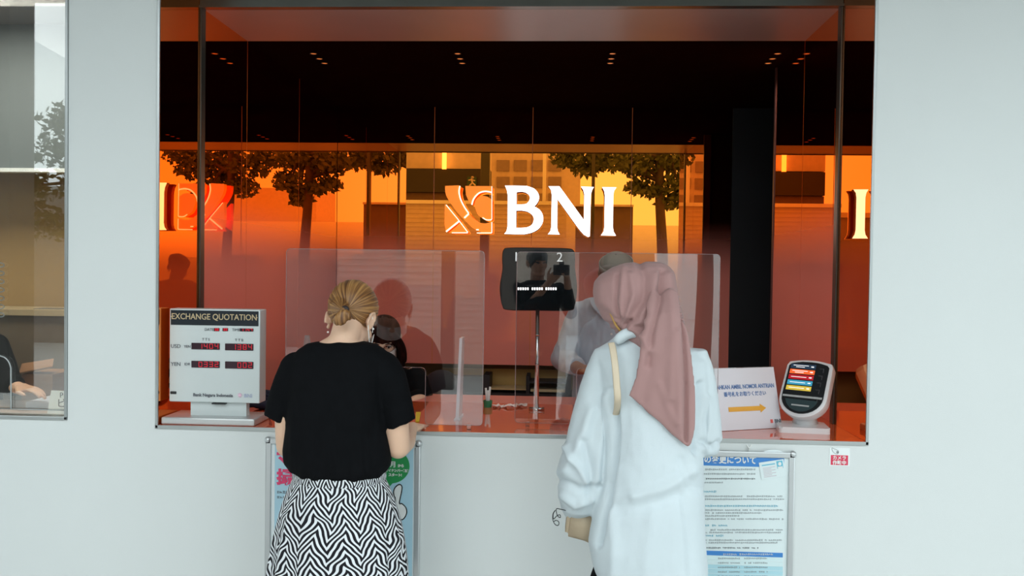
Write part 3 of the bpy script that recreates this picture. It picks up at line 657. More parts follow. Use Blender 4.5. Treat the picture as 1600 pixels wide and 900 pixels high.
# telephone-like dark blue bundle behind the exchange board
p = PZ(398, 640, ZS); b = nb()
for k in range(5): tube(b, smoothpath([p+Vector((-.05, .01*k, .012+.014*k)), p+Vector((0, -.01+.01*k, .02+.014*k)), p+Vector((.06, .012*k, .016+.013*k))]), .009, n=8)
ball(b, p+Vector((.03, .02, .02)), .05, .04, .02)
tag(obj('dark_scarf', b, mat('navy_cloth', (.02, .03, .07), rough=.8, vary=.2), smooth=True), 'dark blue cloth bundle lying behind the exchange board', 'cloth')
# clear plastic stand behind the woman's shoulder
p = P(480, 536, .5); b = nb(); tube(b, [Vector((p.x, .5, ZS)), Vector((p.x, .5, ZS+.02)), Vector((p.x, .5, ZS+.03)), P(480, 545, .5), P(480, 524, .5)], [.04, .04, .015, .018, .011], n=14)
tag(obj('clear_stand', b, m_acre, smooth=True), 'clear plastic stand rising behind the shoulder of the woman in black', 'stand')

# ------------------------------------------------------------------ storage behind, below the rear glass
Yr = YB+.06
t = thing('storage_shelf', 'low dark storage unit with ochre back seen under the rear glass', 'shelf', (P(800, 600, Yr).x, Yr+.1, .02))
def rb(px0, px1, py0, py1, y0, y1): a = P(px0, py0, y0); c = P(px1, py1, y0); return bx(a.x, c.x, y0, y1, c.z, a.z)
m_dk = mat('dark_wood', (.03, .02, .02), rough=.5, vary=.2); m_och = mat('ochre_panel', (.62, .40, .12), rough=.6, emit=None, vary=.05)
b = nb(); a = P(690, 640, Yr); c = P(895, 640, Yr); box(b, a.x, c.x, Yr-.03, Yr+.22, .02, P(800, 614, Yr).z); obj('lower_body', b, m_dk, t)
obj('upright', rb(755, 765, 586, 625, Yr-.02, Yr+.2), m_dk, t); obj('upright', rb(822, 827, 588, 625, Yr-.02, Yr+.2), m_dk, t); obj('upright', rb(884, 892, 588, 625, Yr-.02, Yr+.2), m_dk, t)
obj('back_panel', rb(690, 892, 575, 640, Yr+.2, Yr+.22), m_och, t)
obj('shelf_board', rb(765, 823, 607, 610, Yr-.01, Yr+.19), mat('tan_board', (.6, .42, .2), rough=.5, vary=.05), t)
obj('shelf_board', rb(827, 884, 596, 600, Yr-.01, Yr+.19), m_dk, t)
o = obj('paper_stack', rb(829, 883, 608, 613.3, Yr+.0, Yr+.15), mat('pale_files', (.6, .5, .3), rough=.6, vary=.1)); tag(o, 'stack of pale files lying in the low dark storage unit', 'paper')
o = obj('black_box', rb(692, 753, 588, 613.3, Yr+.0, Yr+.12), m_dk); tag(o, 'dark box in the storage unit behind the acrylic fin', 'box')
# office chair behind the fin
p = P(690, 612, 1.45)
t = thing('office_chair', 'black office chair back behind the counter near the seated clerk', 'chair', (p.x, 1.55, .02))
m_ch = mat('chair_fabric', (.02, .012, .018), rough=.7, vary=.2)
b = nb(); ball(b, (p.x, 1.45, p.z-.08), .14, .05, .20, seg=24); obj('backrest', b, m_ch, t, smooth=True)
b = nb(); ball(b, (p.x, 1.68, .48), .24, .24, .05, seg=24); obj('seat', b, m_ch, t, smooth=True)
b = nb(); tube(b, [(p.x, 1.68, .08), (p.x, 1.68, .45)], .03); tube(b, [(p.x, 1.47, p.z-.2), (p.x, 1.52, .5), (p.x, 1.62, .46)], .018)
obj('column', b, m_blk, t, smooth=True)
for k in range(5): a = k*2*PI/5; b = nb(); tube(b, [(p.x, 1.68, .09), (p.x+.26*math.cos(a), 1.68+.26*math.sin(a), .05)], [.025, .018], n=8); ball(b, (p.x+.26*math.cos(a), 1.68+.26*math.sin(a), .045), .024); obj('leg', b, m_blk, t, smooth=True)

# ------------------------------------------------------------------ posters
m_pal = mat('silver_poster_frame', (.55, .58, .59), rough=.3, metal=.6, vary=.03)
m_grayt = mat('grey_print', (.38, .42, .44), rough=.7, vary=.1); m_cyan = mat('cyan_print', (.16, .52, .68), rough=.7, vary=.05)
def poster(px0, px1, pyt, h, lab, mp_, pxr):
    Y = -.022; a = P(px0, pyt, Y); c = P(px1, pyt, Y); zt = P(pxr, pyt, Y).z; t = thing('framed_poster', lab, 'poster', ((a.x+c.x)/2, Y, zt-h)); g = .022
    b = nb()
    for q in ((a.x, c.x, zt-g, zt), (a.x, c.x, zt-h, zt-h+g), (a.x, a.x+g, zt-h, zt), (c.x-g, c.x, zt-h, zt)): box(b, q[0], q[1], Y, Y+.02, q[2], q[3], bev=.004)
    obj('frame', b, m_pal, t, ang=30)
    for sx, sz in ((a.x, zt), (c.x, zt), (a.x, zt-h), (c.x, zt-h)): b = nb(); ball(b, (sx+(.008 if sx == a.x else -.008), Y+.01, sz+(-.008 if sz == zt else .008)), .014, .012, .014); obj('corner_cap', b, m_pal, t, smooth=True)
    sh = obj('sheet', bx(a.x+g, c.x-g, Y+.008, Y+.018, zt-h+g, zt-g), mp_, t); return t, sh, Y+.008
m_lblue = mat('poster_blue', (.42, .66, .78), rough=.4, vary=.02); m_lw = mat('poster_white', (.74, .84, .85), rough=.35, vary=.015)
t1, s1, Yp = poster(414.5, 657, 687, .82, 'light blue framed poster with pink writing behind the customer in black', m_lblue, 500)
mw = mat('poster_margin', (.78, .86, .88), rough=.4, vary=.01)
a = P(424, 694, Yp); c = P(652, 694, Yp)
b = nb(); zt = a.z; box(b, a.x-.002, a.x+.014, Yp-.0008, Yp, zt-.76, zt+.0); box(b, c.x-.014, c.x-.001, Yp-.0008, Yp, zt-.76, zt); obj('white_margin', b, mw, s1)
m_pink = mat('pink_print', (.74, .05, .16), rough=.5, vary=.03)
wr('マ', 443, 717, 17, Yp, m_pink, s1, bold=.003, off=.0016); wr('撮', 445, 747, 18, Yp, m_pink, s1, bold=.003, off=.0016)
def greek(par, px, py, n, wpx, hpx, Y, m, seed=0, gap=.3):
    """a line of print too small to read, as a row of tiny marks"""
    rn = random.Random(seed+int(px*7+py)); b = nb(); x = 0
    while x < wpx:
        w_ = hpx*rn.uniform(.6, 1.0); a = P(px+x, py-hpx*rn.uniform(.35, .5), Y); c = P(min(px+x+w_, px+wpx), py+hpx*rn.uniform(.3, .5), Y)
        if rn.random() < .93: 
            if rn.random() < .5: box(b, a.x, c.x, Y-.001, Y-.0002, c.z, c.z+(a.z-c.z)*.28); box(b, a.x, c.x, Y-.001, Y-.0002, a.z-(a.z-c.z)*.28, a.z); box(b, (a.x+c.x)/2-.0008, (a.x+c.x)/2+.0008, Y-.001, Y-.0002, c.z, a.z)
            else: box(b, a.x, a.x+(c.x-a.x)*.3, Y-.001, Y-.0002, c.z, a.z); box(b, a.x, c.x, Y-.001, Y-.0002, c.z+(a.z-c.z)*.4, c.z+(a.z-c.z)*.62); box(b, c.x-(c.x-a.x)*.22, c.x, Y-.001, Y-.0002, c.z, a.z-(a.z-c.z)*.3)
        x += w_+hpx*gap
    return obj('small_print', b, m, par)
greek(s1, 433, 769, 0, 20, 4, Yp, m_ink); greek(s1, 433, 777, 0, 22, 4, Yp, m_ink)
cc = P(610, 728, Yp); b = nb(); prism(b, [(cc.x+.073*math.cos(2*PI*i/40), cc.z+.066*math.sin(2*PI*i/40)) for i in range(40)], Yp-.0014, Yp-.0002); prism(b, [(cc.x-.02, cc.z-.055), (cc.x+.012, cc.z-.062), (cc.x-.008, cc.z-.085)], Yp-.0013, Yp-.0002)
gb = obj('green_bubble', b, mat('green_print', (.02, .30, .08), rough=.4, vary=.03), s1)
for s, x, y, h in (('1月', 612, 726, 7.2), ('から', 626.5, 728, 3.8), ('マイナンバー制度', 620.5, 735.5, 3.5), ('スタート!', 617.5, 742.3, 3.7)): wr(s, x, y, h, Yp-.0014, m_white, gb, off=.0012, bold=.0006, sx=.95)
def outline(par, pts, r, m, name='drawn_line'): b = nb(); tube(b, [P(x, y, Yp-.0012) for x, y in pts], r, n=6, flat=.4); obj(name, b, m, par)
hand = [(616, 776), (615, 768), (618, 761), (624, 757), (628, 760), (627.5, 768), (624, 786), (628, 787), (634, 793), (635.5, 801), (632, 809), (626, 812), (612, 806), (610, 792), (612, 790), (618, 787), (617, 777)]
shape('drawn_hand', [sm2(hand, 4)], Yp-.001, Yp-.0002, m_white, s1); outline(s1, sm2(hand, 4), .0022, m_blk)
outline(s1, [(612, 793), (622, 795)], .0018, m_blk); outline(s1, [(612, 799), (624, 801)], .0018, m_blk)
# right poster
t2, s2, Yp = poster(1000, 1243, 706, .82, 'white and blue framed notice poster behind the hijab wearer', m_lw, 1180)
a, c = P(1010, 704.5, Yp), P(1225, 729.5, Yp); a.z = P(1150, 708.8, Yp).z; c.z = P(1150, 728.5, Yp).z; m_pb = mat('blue_print', (.05, .24, .62), rough=.4, vary=.03)
hd = obj('blue_band', bx(a.x, c.x, Yp-.0008, Yp, c.z, a.z), m_pb, s2)
wr('の変更について', 1141, 719, 9.4, Yp-.0008, m_white, hd, off=.0012, bold=.0009, sx=.86)
cc = P(1208, 722, Yp); b = nb(); prism(b, [(cc.x+.05*math.cos(PI*i/20), cc.z+.02+.026*math.sin(PI*i/20)) for i in range(21)], Yp-.002, Yp-.001); obj('card_picture', b, mw, s2)
MR = Matrix.Translation(P(1207, 735, Yp)) @ Matrix.Rotation(R(-10), 4, 'Y')
b = nb(); box(b, -.045, .045, -.0026, -.0018, -.028, .036, mt=MR); idc = obj('card_picture', b, m_lw, s2)
b = nb(); box(b, -.036, .012, -.0034, -.0026, .022, .026, mt=MR); box(b, .018, .040, -.0034, -.0026, .004, .032, mt=MR); obj('blue_mark', b, m_cyan, idc)
b = nb(); ball(b, MR @ Vector((.029, -.0036, .021)), .006, .001, .007); box(b, .020, .038, -.004, -.0034, .004, .011, mt=MR); obj('portrait_mark', b, m_white, idc)
b = nb()
for k in range(7): box(b, -.034, -.034+(.03 if k % 2 else .045), -.0034, -.0026, .012-k*.0055, .0145-k*.0055, mt=MR)
obj('small_print', b, mat('pinkgrey_print', (.62, .58, .62), vary=.1), idc)
for i, (y, x0, x1, k) in enumerate(((733.5, 1102, 1180, 0), (740.5, 1100, 1180, 0), (748, 1094, 1180, 1), (754, 1094, 1130, 0), (768, 1094, 1119, 2), (775.5, 1094, 1222, 0), (780, 1098, 1225, 0), (790.5, 1098, 1215, 2), (797, 1100, 1224, 0), (801.5, 1100, 1190, 0), (806, 1102, 1155, 0), (811, 1102, 1224, 0), (821, 1102, 1140, 2), (828, 1110, 1223, 0), (832, 1102, 1220, 0), (837, 1102, 1130, 2), (844, 1102, 1222, 0), (848, 1102, 1215, 0), (856, 1104, 1185, 1))):
    greek(s2, x0, y, 0, x1-x0, 2.7 if k != 2 else 3.2, Yp, (m_grayt, m_ink, m_cyan)[k], seed=i)
a, c = P(1103, 862, Yp), P(1223, 869, Yp); a.z = P(1160, 862, Yp).z; c.z = P(1160, 869, Yp).z; obj('blue_band', bx(a.x, c.x, Yp-.0008, Yp, c.z, a.z), m_pb, s2); greek(s2, 1130, 866, 0, 78, 3, Yp-.001, m_white)
for j, y in enumerate((869, 876, 883, 890, 897)):
    a, c = P(1103, y+.5, Yp), P(1223, y+6.8, Yp); a.z = P(1160, y+.5, Yp).z; c.z = P(1160, y+6.8, Yp).z; obj('table_row', bx(a.x, c.x, Yp-.0007, Yp, c.z, a.z), mat('row_%d' % j, (.45, .72, .80) if j > 1 else (.68, .84, .86), rough=.5, vary=.02), s2)
    greek(s2, 1122, y+3.5, 0, 34, 2.6, Yp-.0008, m_grayt); greek(s2, 1163, y+3.5, 0, 36, 2.6, Yp-.0008, m_grayt)
p = P(1170, 699, -.004); t = thing('wall_hook', 'tiny white hook on the wall above the right poster', 'hook', p)
b = nb(); tube(b, [p+Vector((0, 0, -.012)), p+Vector((0, -.006, 0))], .0022, n=8); obj('stem', b, m_white, t); b = nb(); tube(b, smoothpath([p+Vector((-.009, -.004, .011)), p+Vector((0, -.006, -.001)), p+Vector((.009, -.004, .011))]), .0022, n=8); obj('prong', b, m_white, t)

# sticker on the wall
Yk = -.0012
t = thing('camera_sticker', 'small red and white camera notice sticker on the wall below the window corner', 'sticker', P(1312, 728, 0))
a, c = P(1296.5, 699.5, Yk), P(1327.5, 728.5, Yk); obj('backing', bx(a.x, c.x, Yk, -.0001, c.z, a.z), mat('sticker_white', (.80, .86, .86), rough=.3, vary=.01), t)
a, c = P(1298.2, 711, Yk), P(1324.8, 727, Yk); rd = obj('red_panel', bx(a.x, c.x, Yk-.0006, Yk, c.z, a.z), mat('sticker_red', (.70, .04, .10), rough=.4, vary=.03), t)
wr('カメラ', 1311.5, 715.7, 4.9, Yk, m_white, rd, off=.0011, bold=.0004); wr('作動中', 1311.5, 723.3, 4.9, Yk, m_white, rd, off=.0011, bold=.0005)
def ol2(pts, r): b = nb(); tube(b, [P(x, y, Yk-.0008) for x, y in pts], r, n=6); obj('camera_drawing', b, m_ink, t)
ol2(sm2([(1300, 700), (1304, 701.5), (1310, 704.5), (1309.5, 708.5), (1305.5, 709), (1301, 705)], 3)+[(1300, 700)], .0006); ol2([(P_[0], P_[1]) for P_ in [(1308.4+1.2*math.cos(k), 706.6+1.2*math.sin(k)) for k in [i*.7 for i in range(10)]]], .001)

# ------------------------------------------------------------------ things in the neighbouring window
dz = P(50, 638, .5).z
Yv = .028
t = thing('speaking_slot', 'thin metal rounded frame of the pass-through in the neighbouring window', 'frame', P(30, 640, Yv))
b = nb(); tube(b, [P(x, y, Yv-.012) for x, y in [(-60, 554), (-20, 554)]+sm2([(0, 556), (8, 559), (14, 566), (17, 575)], 4, False)+[(17.3, 638), (17.5, 639)]], .0028, n=8)
tube(b, [P(x, y, Yv-.012) for x, y in ((-20, 637), (17.5, 639), (104, 641))], .0022, n=8); obj('frame', b, m_alu, t, smooth=True)
for k in range(7):
    c = P(1, 414+k*13, Yv-.012); b = nb(); tube(b, [c+Vector((.014*math.cos(i*PI/8), 0, .008*math.sin(i*PI/8))) for i in range(17)], .0018, n=6, cap=False)
    obj('ring', b, m_alu, t)
p = P(90, 636, .3)
t = thing('name_stand', 'folded white name card with black writing on the office desk', 'sign', (p.x, .3, dz))
q = [P(72, 638.5, .22), P(104, 639.5, .22), P(104, 611, .27), P(80, 610, .27)]; 
for v_ in q[:2]: v_.z = dz+.001
b = nb(); a = [b.verts.new(v_) for v_ in q]; c = [b.verts.new(v_+Vector((0, .002, 0))) for v_ in q]; b.faces.new(a); b.faces.new(c[::-1]); [b.faces.new((a[i], c[i], c[(i+1) % 4], a[(i+1) % 4])) for i in range(4)]
d = [b.verts.new(v_) for v_ in (q[3]+Vector((0, .002, 0)), q[2]+Vector((0, .002, 0)), Vector((q[1].x, .34, dz+.001)), Vector((q[0].x, .34, dz+.001)))]; b.faces.new(d)
obj('card', b, m_lw, t)
pc = P(99, 617, .26); letters('lettering', 'P', .03, Vector((pc.x, .245, pc.z)), m_blk, t, bold=.0004); pc = P(99, 630, .24); letters('lettering', 'ビ', .04, Vector((pc.x, .225, pc.z)), m_blk, t, bold=.0004)
p = PZ(53, 590, dz)
t = thing('cardboard_box', 'open brown cardboard box standing behind the office desk', 'box', (P(50, 600, .9).x, .95, .02))
a, c = P(34, 584, .9), P(82, 620, .9); obj('body', bx(a.x, c.x, .9, 1.13, c.z-.15, a.z), mat('cardboard', (.34, .17, .08), rough=.7, vary=.08), t)
b = nb(); q = [P(30, 584, .89), P(82, 574, .9), P(84, 562, 1.0), P(34, 570, .98)]; a = [b.verts.new(v_) for v_ in q]; c2 = [b.verts.new(v_+Vector((0, 0, .006))) for v_ in q]; b.faces.new(a); b.faces.new(c2[::-1]); [b.faces.new((a[i], c2[i], c2[(i+1) % 4], a[(i+1) % 4])) for i in range(4)]; obj('flap', b, bpy.data.materials['cardboard'], t)
b = nb(); box(b, a and P(34, 600, .9).x, P(82, 600, .9).x, .9, 1.13, .03, .035); obj('stand', bx(P(34, 600, .9).x, P(82, 600, .9).x, .91, 1.12, .02, P(50, 620, .9).z-.151), m_dk, t); b.free()
o = obj('document_tray', bx(P(60, 600, .6).x, XL-.05, .50, .70, dz, dz+.03, bev=.004), mat('tray_blue', (.55, .6, .7), rough=.4, vary=.03)); tag(o, 'pale bluish document tray at the back of the office desk', 'tray')
# ------------------------------------------------------------------ people
def proj(v):
    d = Vector(v)-Vector((0, -D, EYE)); k = F/d.dot(FW); return 800+d.dot(CR)*k, 450-d.dot(CU)*k
def RG(xl, xr, py, Yc, ry, n=40, e=.9, fl=None):
    c = P((xl+xr)/2, py, Yc); return ellr(c, Vector((1, 0, 0)), Vector((0, 1, 0)), (xr-xl)/2*PS(Yc), ry, n, e)
def headmesh(b, c, yaw=0, pitch=0, roll=0, s=1.0):
    """head centred at c looking along +y when yaw is 0; pitch bows it"""
    m = Matrix.Rotation(yaw, 3, 'Z') @ Matrix.Rotation(-pitch, 3, 'X') @ Matrix.Rotation(roll, 3, 'Y')
    def L(x, y, z): return Vector(c)+m @ Vector((x*s, y*s, z*s))
    ball(b, L(0, -.008, .028), .073*s, .092*s, .083*s, m, 28, 20)
    ball(b, L(0, .022, -.035), .060*s, .066*s, .075*s, m, 24, 16)
    ball(b, L(0, .062, -.092), .026*s, .022*s, .022*s, m)
    for sx in (-1, 1):
        ball(b, L(sx*.034, .060, -.022), .026*s, .022*s, .026*s, m)          # cheek
        limb(b, [L(sx*.012, .086, .014), L(sx*.042, .074, .018)], [.008*s, .006*s], 10)   # brow
        limb(b, [L(sx*.048, .02, -.08), L(sx*.03, .05, -.095)], [.016*s, .016*s], 10)     # jaw
        # ear
        e = [L(sx*(.080+.010*math.sin(a_)*0+.008*k), -.012+.019*math.cos(a_), -.008+.031*math.sin(a_)) for k, a_ in [((1+math.sin(q))/2, q) for q in [R(x_) for x_ in range(-70, 231, 30)]]]
        tube(b, e, .0055*s, n=8); ball(b, L(sx*.074, -.010, -.010), .006*s, .014*s, .024*s, m); ball(b, L(sx*.076, -.004, -.034), .006*s, .008*s, .010*s, m)
    limb(b, [L(0, .086, .010), L(0, .106, -.022)], [.008*s, .011*s], 12); ball(b, L(0, .108, -.026), .013*s, .011*s, .010*s, m)
    for sx in (-1, 1): ball(b, L(sx*.011, .098, -.029), .008*s, .009*s, .008*s, m)
    ball(b, L(0, .083, -.054), .022*s, .012*s, .006*s, m); ball(b, L(0, .081, -.066), .019*s, .012*s, .007*s, m)
    return L, m
def hand(b, w, d, up, thumb=1, curl=.5, s=1.0):
    """w wrist, d pointing direction, up back of the hand; thumb side +1 is d x up"""
    d = Vector(d).normalized(); up = Vector(up); up = (up-d*up.dot(d)).normalized(); lat = d.cross(up)*thumb; w = Vector(w)
    m = Matrix((lat, d, up)).transposed()
    ball(b, w+d*.045*s, .040*s, .050*s, .015*s, m, 20, 12); limb(b, [w-d*.02*s, w+d*.03*s], [.024*s, .024*s], 12)
    for i, (l, ln) in enumerate(((.029, .070), (.010, .078), (-.010, .072), (-.028, .056))):
        p = w+d*(.078-.004*abs(i-1))*s+lat*l*s; dd = (d+lat*(l*1.6)).normalized(); pts = [p-d*.02*s, p]; a = 0
        for k, f in enumerate((.45, .32, .26)):
            a += curl*(.55, .8, .6)[k]*(1+.12*i); pts.append(pts[-1]+(dd*math.cos(a)-up*math.sin(a))*ln*f*s)
        limb(b, pts, [.0088*s, .0088*s, .0080*s, .0074*s, .0062*s], 10)
    p = w+d*.022*s+lat*.026*s; td = (d*.65+lat*.75-up*.25).normalized(); t2 = (d*.9+lat*.3-up*.35*curl).normalized()
    limb(b, [p, p+td*.036*s, p+td*.036*s+t2*.028*s, p+td*.036*s+t2*.052*s], [.014*s, .0105*s, .0095*s, .007*s], 10)
m_skin = mat('skin_light', (.72, .47, .33), rough=.5, spec=.35, vary=.04, vscale=20, sub=.06, bump=.03, bscale=200)
m_skin2 = mat('skin_brown', (.27, .12, .065), rough=.5, spec=.35, vary=.05, vscale=20)
m_eyew = mat('eye_white', (.8, .78, .75), rough=.2, vary=.02); m_iris = mat('dark_iris', (.02, .012, .01), rough=.1, vary=.05)
m_lip = mat('lip', (.5, .2, .17), rough=.5, vary=.05)
m_tee = mat('black_cotton', (.0045, .005, .006), rough=.9, spec=.08, vary=.15, vscale=30, bump=.15, bscale=500)
def fold(fn, amp): return lambda co, n: fn(co)*amp

# ---- customer in black seen from behind
def hair_material(name, c1, c2, c3, rough=.42, spec=.45):
    m = mat(name, c1, rough=rough, spec=spec); nt = m.node_tree; b_ = nt.nodes['Principled BSDF']
    at = nt.nodes.new('ShaderNodeAttribute'); at.attribute_name = 'strand'
    n = nt.nodes.new('ShaderNodeTexNoise'); n.inputs['Scale'].default_value = 1; n.inputs['Detail'].default_value = 6; nt.links.new(at.outputs['Vector'], n.inputs['Vector'])
    cr = nt.nodes.new('ShaderNodeValToRGB'); e = cr.color_ramp.elements; e[0].position = .36; e[0].color = (*c2, 1); e[1].position = .66; e[1].color = (*c3, 1); q = e.new(.5); q.color = (*c1, 1)
    nt.links.new(n.outputs[0], cr.inputs[0]); nt.links.new(cr.outputs[0], b_.inputs['Base Color'])
    bp = nt.nodes.new('ShaderNodeBump'); bp.inputs['Strength'].default_value = .5; bp.inputs['Distance'].default_value = .004; nt.links.new(n.outputs[0], bp.inputs['Height']); nt.links.new(bp.outputs[0], b_.inputs['Normal'])
    return m
def strand(o, fn):
    at = o.data.attributes.new('strand', 'FLOAT_VECTOR', 'POINT'); off = wloc(o)
    for i, v in enumerate(o.data.vertices): at.data[i].vector = fn(v.co+off)
K1 = -.36
root = thing('person', 'woman in black t-shirt and zigzag skirt standing at the counter, hair tied low', 'person', (P(528, 700, K1).x, K1, 0))
b = nb()
HC = P(549, 500, -0.310)
L1, M1 = headmesh(b, HC, yaw=R(-14), pitch=R(35), s=.98)
limb(b, [P(531, 566, -0.380), P(538, 530, -0.370), P(545, 505, -0.340)], [.060, .050, .050]); limb(b, [P(490, 560, -0.370), P(528, 545, -0.380), P(580, 562, -0.370)], [.040, .052, .040])
loft(b, [RG(462, 600, 558, K1, .07), RG(455, 605, 580, K1, .10), RG(462, 595, 640, K1, .10), RG(474, 584, 715, K1, .095), RG(470, 588, 780, K1, .10), RG(465, 592, 840, K1, .10), RG(475, 580, 890, K1, .10)])
hr = P(641, 671, -0.060); hl = P(500, 668, -0.080)
limb(b, [P(598, 580, K1), P(618, 640, -0.360), P(622, 698, -0.340), P(633, 690, -0.180), hr], [.045, .044, .0405, .037, .026])
limb(b, [P(466, 582, K1), P(449, 640, -0.360), P(450, 696, -0.340), P(478, 685, -0.180), hl], [.045, .044, .0405, .037, .026])
hand(b, hr+Vector((0, .01, 0)), (.10, 1, -.02), (0, .1, 1), thumb=-1, curl=.35, s=.95)
hand(b, hl+Vector((0, .01, 0)), (.25, 1, -.05), (0, .1, 1), thumb=1, curl=.5, s=.95)
for sx in (-1, 1):
    hx = root.location.x+sx*.07; limb(b, [(hx, K1, .84), (hx+sx*.01, K1+.01, .47), (hx+sx*.005, K1-.01, .08)], [.068, .055, .037]); limb(b, [(hx, K1-.03, .045), (hx+sx*.01, K1+.13, .03)], [.036, .028])
body = fuse('body', b, .005, m_skin, root, sm=3)
b = nb(); c = L1(0, -.045, .03); HM = Matrix.Identity(3)
ball(b, L1(0, -.014, .044), .084, .100, .094, M1, 32, 22); ball(b, L1(0, -.046, .032), .074, .062, .062, M1, 28, 18)
for sx in (-1, 1): ball(b, L1(sx*.050, -.018, .030), .026, .05, .038, M1)
TIE = P(537.5, 484, -0.445)
limb(b, [L1(-.01, -.085, -.0), TIE], [.035, .013]); 
def hd_disp(co, n):
    d = co-TIE; a = math.atan2(d.z, d.x); return .0034*noise.noise(Vector((a*9, d.length*6, 0)))*min(1, d.length/.03)
hair = fuse('hair', b, .004, hair_material('golden_brown_hair', (.24, .11, .035), (.10, .04, .014), (.46, .25, .085)), root, sm=4, disp=hd_disp)
def sf(co): d = co-TIE; return (math.atan2(d.z, d.x)*11, d.length*7, d.y*2)
strand(hair, sf)
b = nb(); t2 = P(533, 497, -0.455); t3 = P(527, 503, -0.448); t4 = P(525, 508, -0.438)
tube(b, smoothpath([TIE+Vector((0, -.008, 0)), t2, t3, t4], 4), [.010, .013, .017, .020, .022, .022, .021, .020, .017, .013, .010, .006, .003], n=18, flat=.7)
tube(b, smoothpath([TIE+Vector((.004, -.008, 0)), P(545, 493, -0.452), P(547, 500, -0.440)], 4), [.009, .012, .015, .017, .017, .014, .01, .006, .002], n=14, flat=.7)
pt = fuse('ponytail', b, .004, hair.data.materials[0], hair, sm=2, disp=lambda co, n: .002*noise.noise(Vector((co.x*300, co.z*25, 0))))
strand(pt, lambda co: (co.x*160, co.z*12, 0))
b = nb(); r_ = bmesh.ops.create_uvsphere(b, u_segments=16, v_segments=10, radius=.0145)
for v_ in b.verts: v_.co = TIE+Vector((v_.co.x+.004, v_.co.y*.6-.002, v_.co.z))
obj('hair_tie', b, mat('hair_tie_dark', (.02, .01, .01), rough=.6, vary=.1), hair, smooth=True)
rnd = random.Random(4)
b = nb()
for k in range(16):
    a = rnd.uniform(-.9, .9); p0 = L1(.05*a, rnd.uniform(-.06, .02), .118-.02*abs(a)); p1 = p0+Vector((rnd.uniform(-.02, .02), 0, rnd.uniform(.006, .014))); tube(b, smoothpath([p0, (p0+p1)/2+Vector((0, 0, .004)), p1], 3), .0005, n=4)
obj('stray_strands', b, hair.data.materials[0], hair)
for px, py in ((512.5, 518), (583, 513)):
    b = nb(); ball(b, P(px, py+1, -0.340), .0038); obj('earring', b, mat('pearl', (.9, .88, .85), rough=.15, vary=.02) if 'pearl' not in bpy.data.materials else bpy.data.materials['pearl'], root, smooth=True)
# face mask
b = nb(); rr = []
for k in range(9):
    a = R(-62+k*15.5); rr.append((a,))
g = []
for j in range(5):
    z = -.012-j*.024; row = []
    for k in range(11): a = R(-52+k*10.4); row.append(b.verts.new(L1(.078*math.sin(a), .020+.095*math.cos(a)*(1-.05*abs(j-2)), z)))
    g.append(row)
for j in range(4):
    for k in range(10): b.faces.new((g[j][k], g[j+1][k], g[j+1][k+1], g[j][k+1]))
mk = obj('face_mask', b, m_white, root, smooth=True); sd = mk.modifiers.new('t', 'SOLIDIFY'); sd.thickness = .002
b = nb(); tube(b, smoothpath([L1(.078, .030, -.03), L1(.082, .0, .0), L1(.080, -.022, .018), L1(.080, -.024, -.02), L1(.078, .03, -.07)], 4), .0013, n=6); obj('mask_loop', b, m_white, mk)
# t-shirt
b = nb()
loft(b, [RG(494, 571, 533.5, -0.370, .058), RG(478, 588, 537, -0.370, .068), RG(464, 603, 548, -0.365, .088), RG(454, 608, 563, K1, .105), RG(450, 606, 590, K1, .122), RG(448, 605, 630, K1, .128), RG(446, 606, 670, K1, .130), RG(441, 612, 703, K1, .134), RG(443, 612, 722, K1, .134), RG(450, 607, 734, K1, .128), RG(460, 602, 739, K1, .118)])
def cone(b, a, c, ra, rc, da, dc, n=24):
    """sleeve piece with flat ends across directions da and dc"""
    for i in (0,):
        u, v = frame_for(da); u2, v2 = frame_for(dc); loft(b, [ellr(a, u, v, ra, ra, n), ellr((a+c)/2, ((u+u2)/2).normalized(), ((v+v2)/2).normalized(), (ra+rc)/2*1.03, (ra+rc)/2, n), ellr(c, u2, v2, rc, rc, n)])
a, c, e = P(601, 578, -0.360), P(615, 617, -0.360), P(627, 663, -0.350); dr = Vector((.35, 0, -1)).normalized()
cone(b, a, c, .060, .060, dr, dr); cone(b, c, e, .060, .053, dr, dr); ball(b, a, .060)
a, c, e = P(464, 578, -0.360), P(449, 615, -0.360), P(434.5, 655, -0.350); dl = Vector((-.30, 0, -1)).normalized()
cone(b, a, c, .060, .060, dl, dl); cone(b, c, e, .060, .052, dl, dl); ball(b, a, .060)
def tee(co, n):
    px, py = proj(co); return .006*noise.noise(Vector((px*.035+py*.012, py*.012, 3)))+.006*noise.noise(Vector((px*.10, py*.018, 7)))*max(0, min(1, (py-600)/100))
shirt = fuse('tshirt', b, .005, m_tee, root, sm=5, disp=tee)
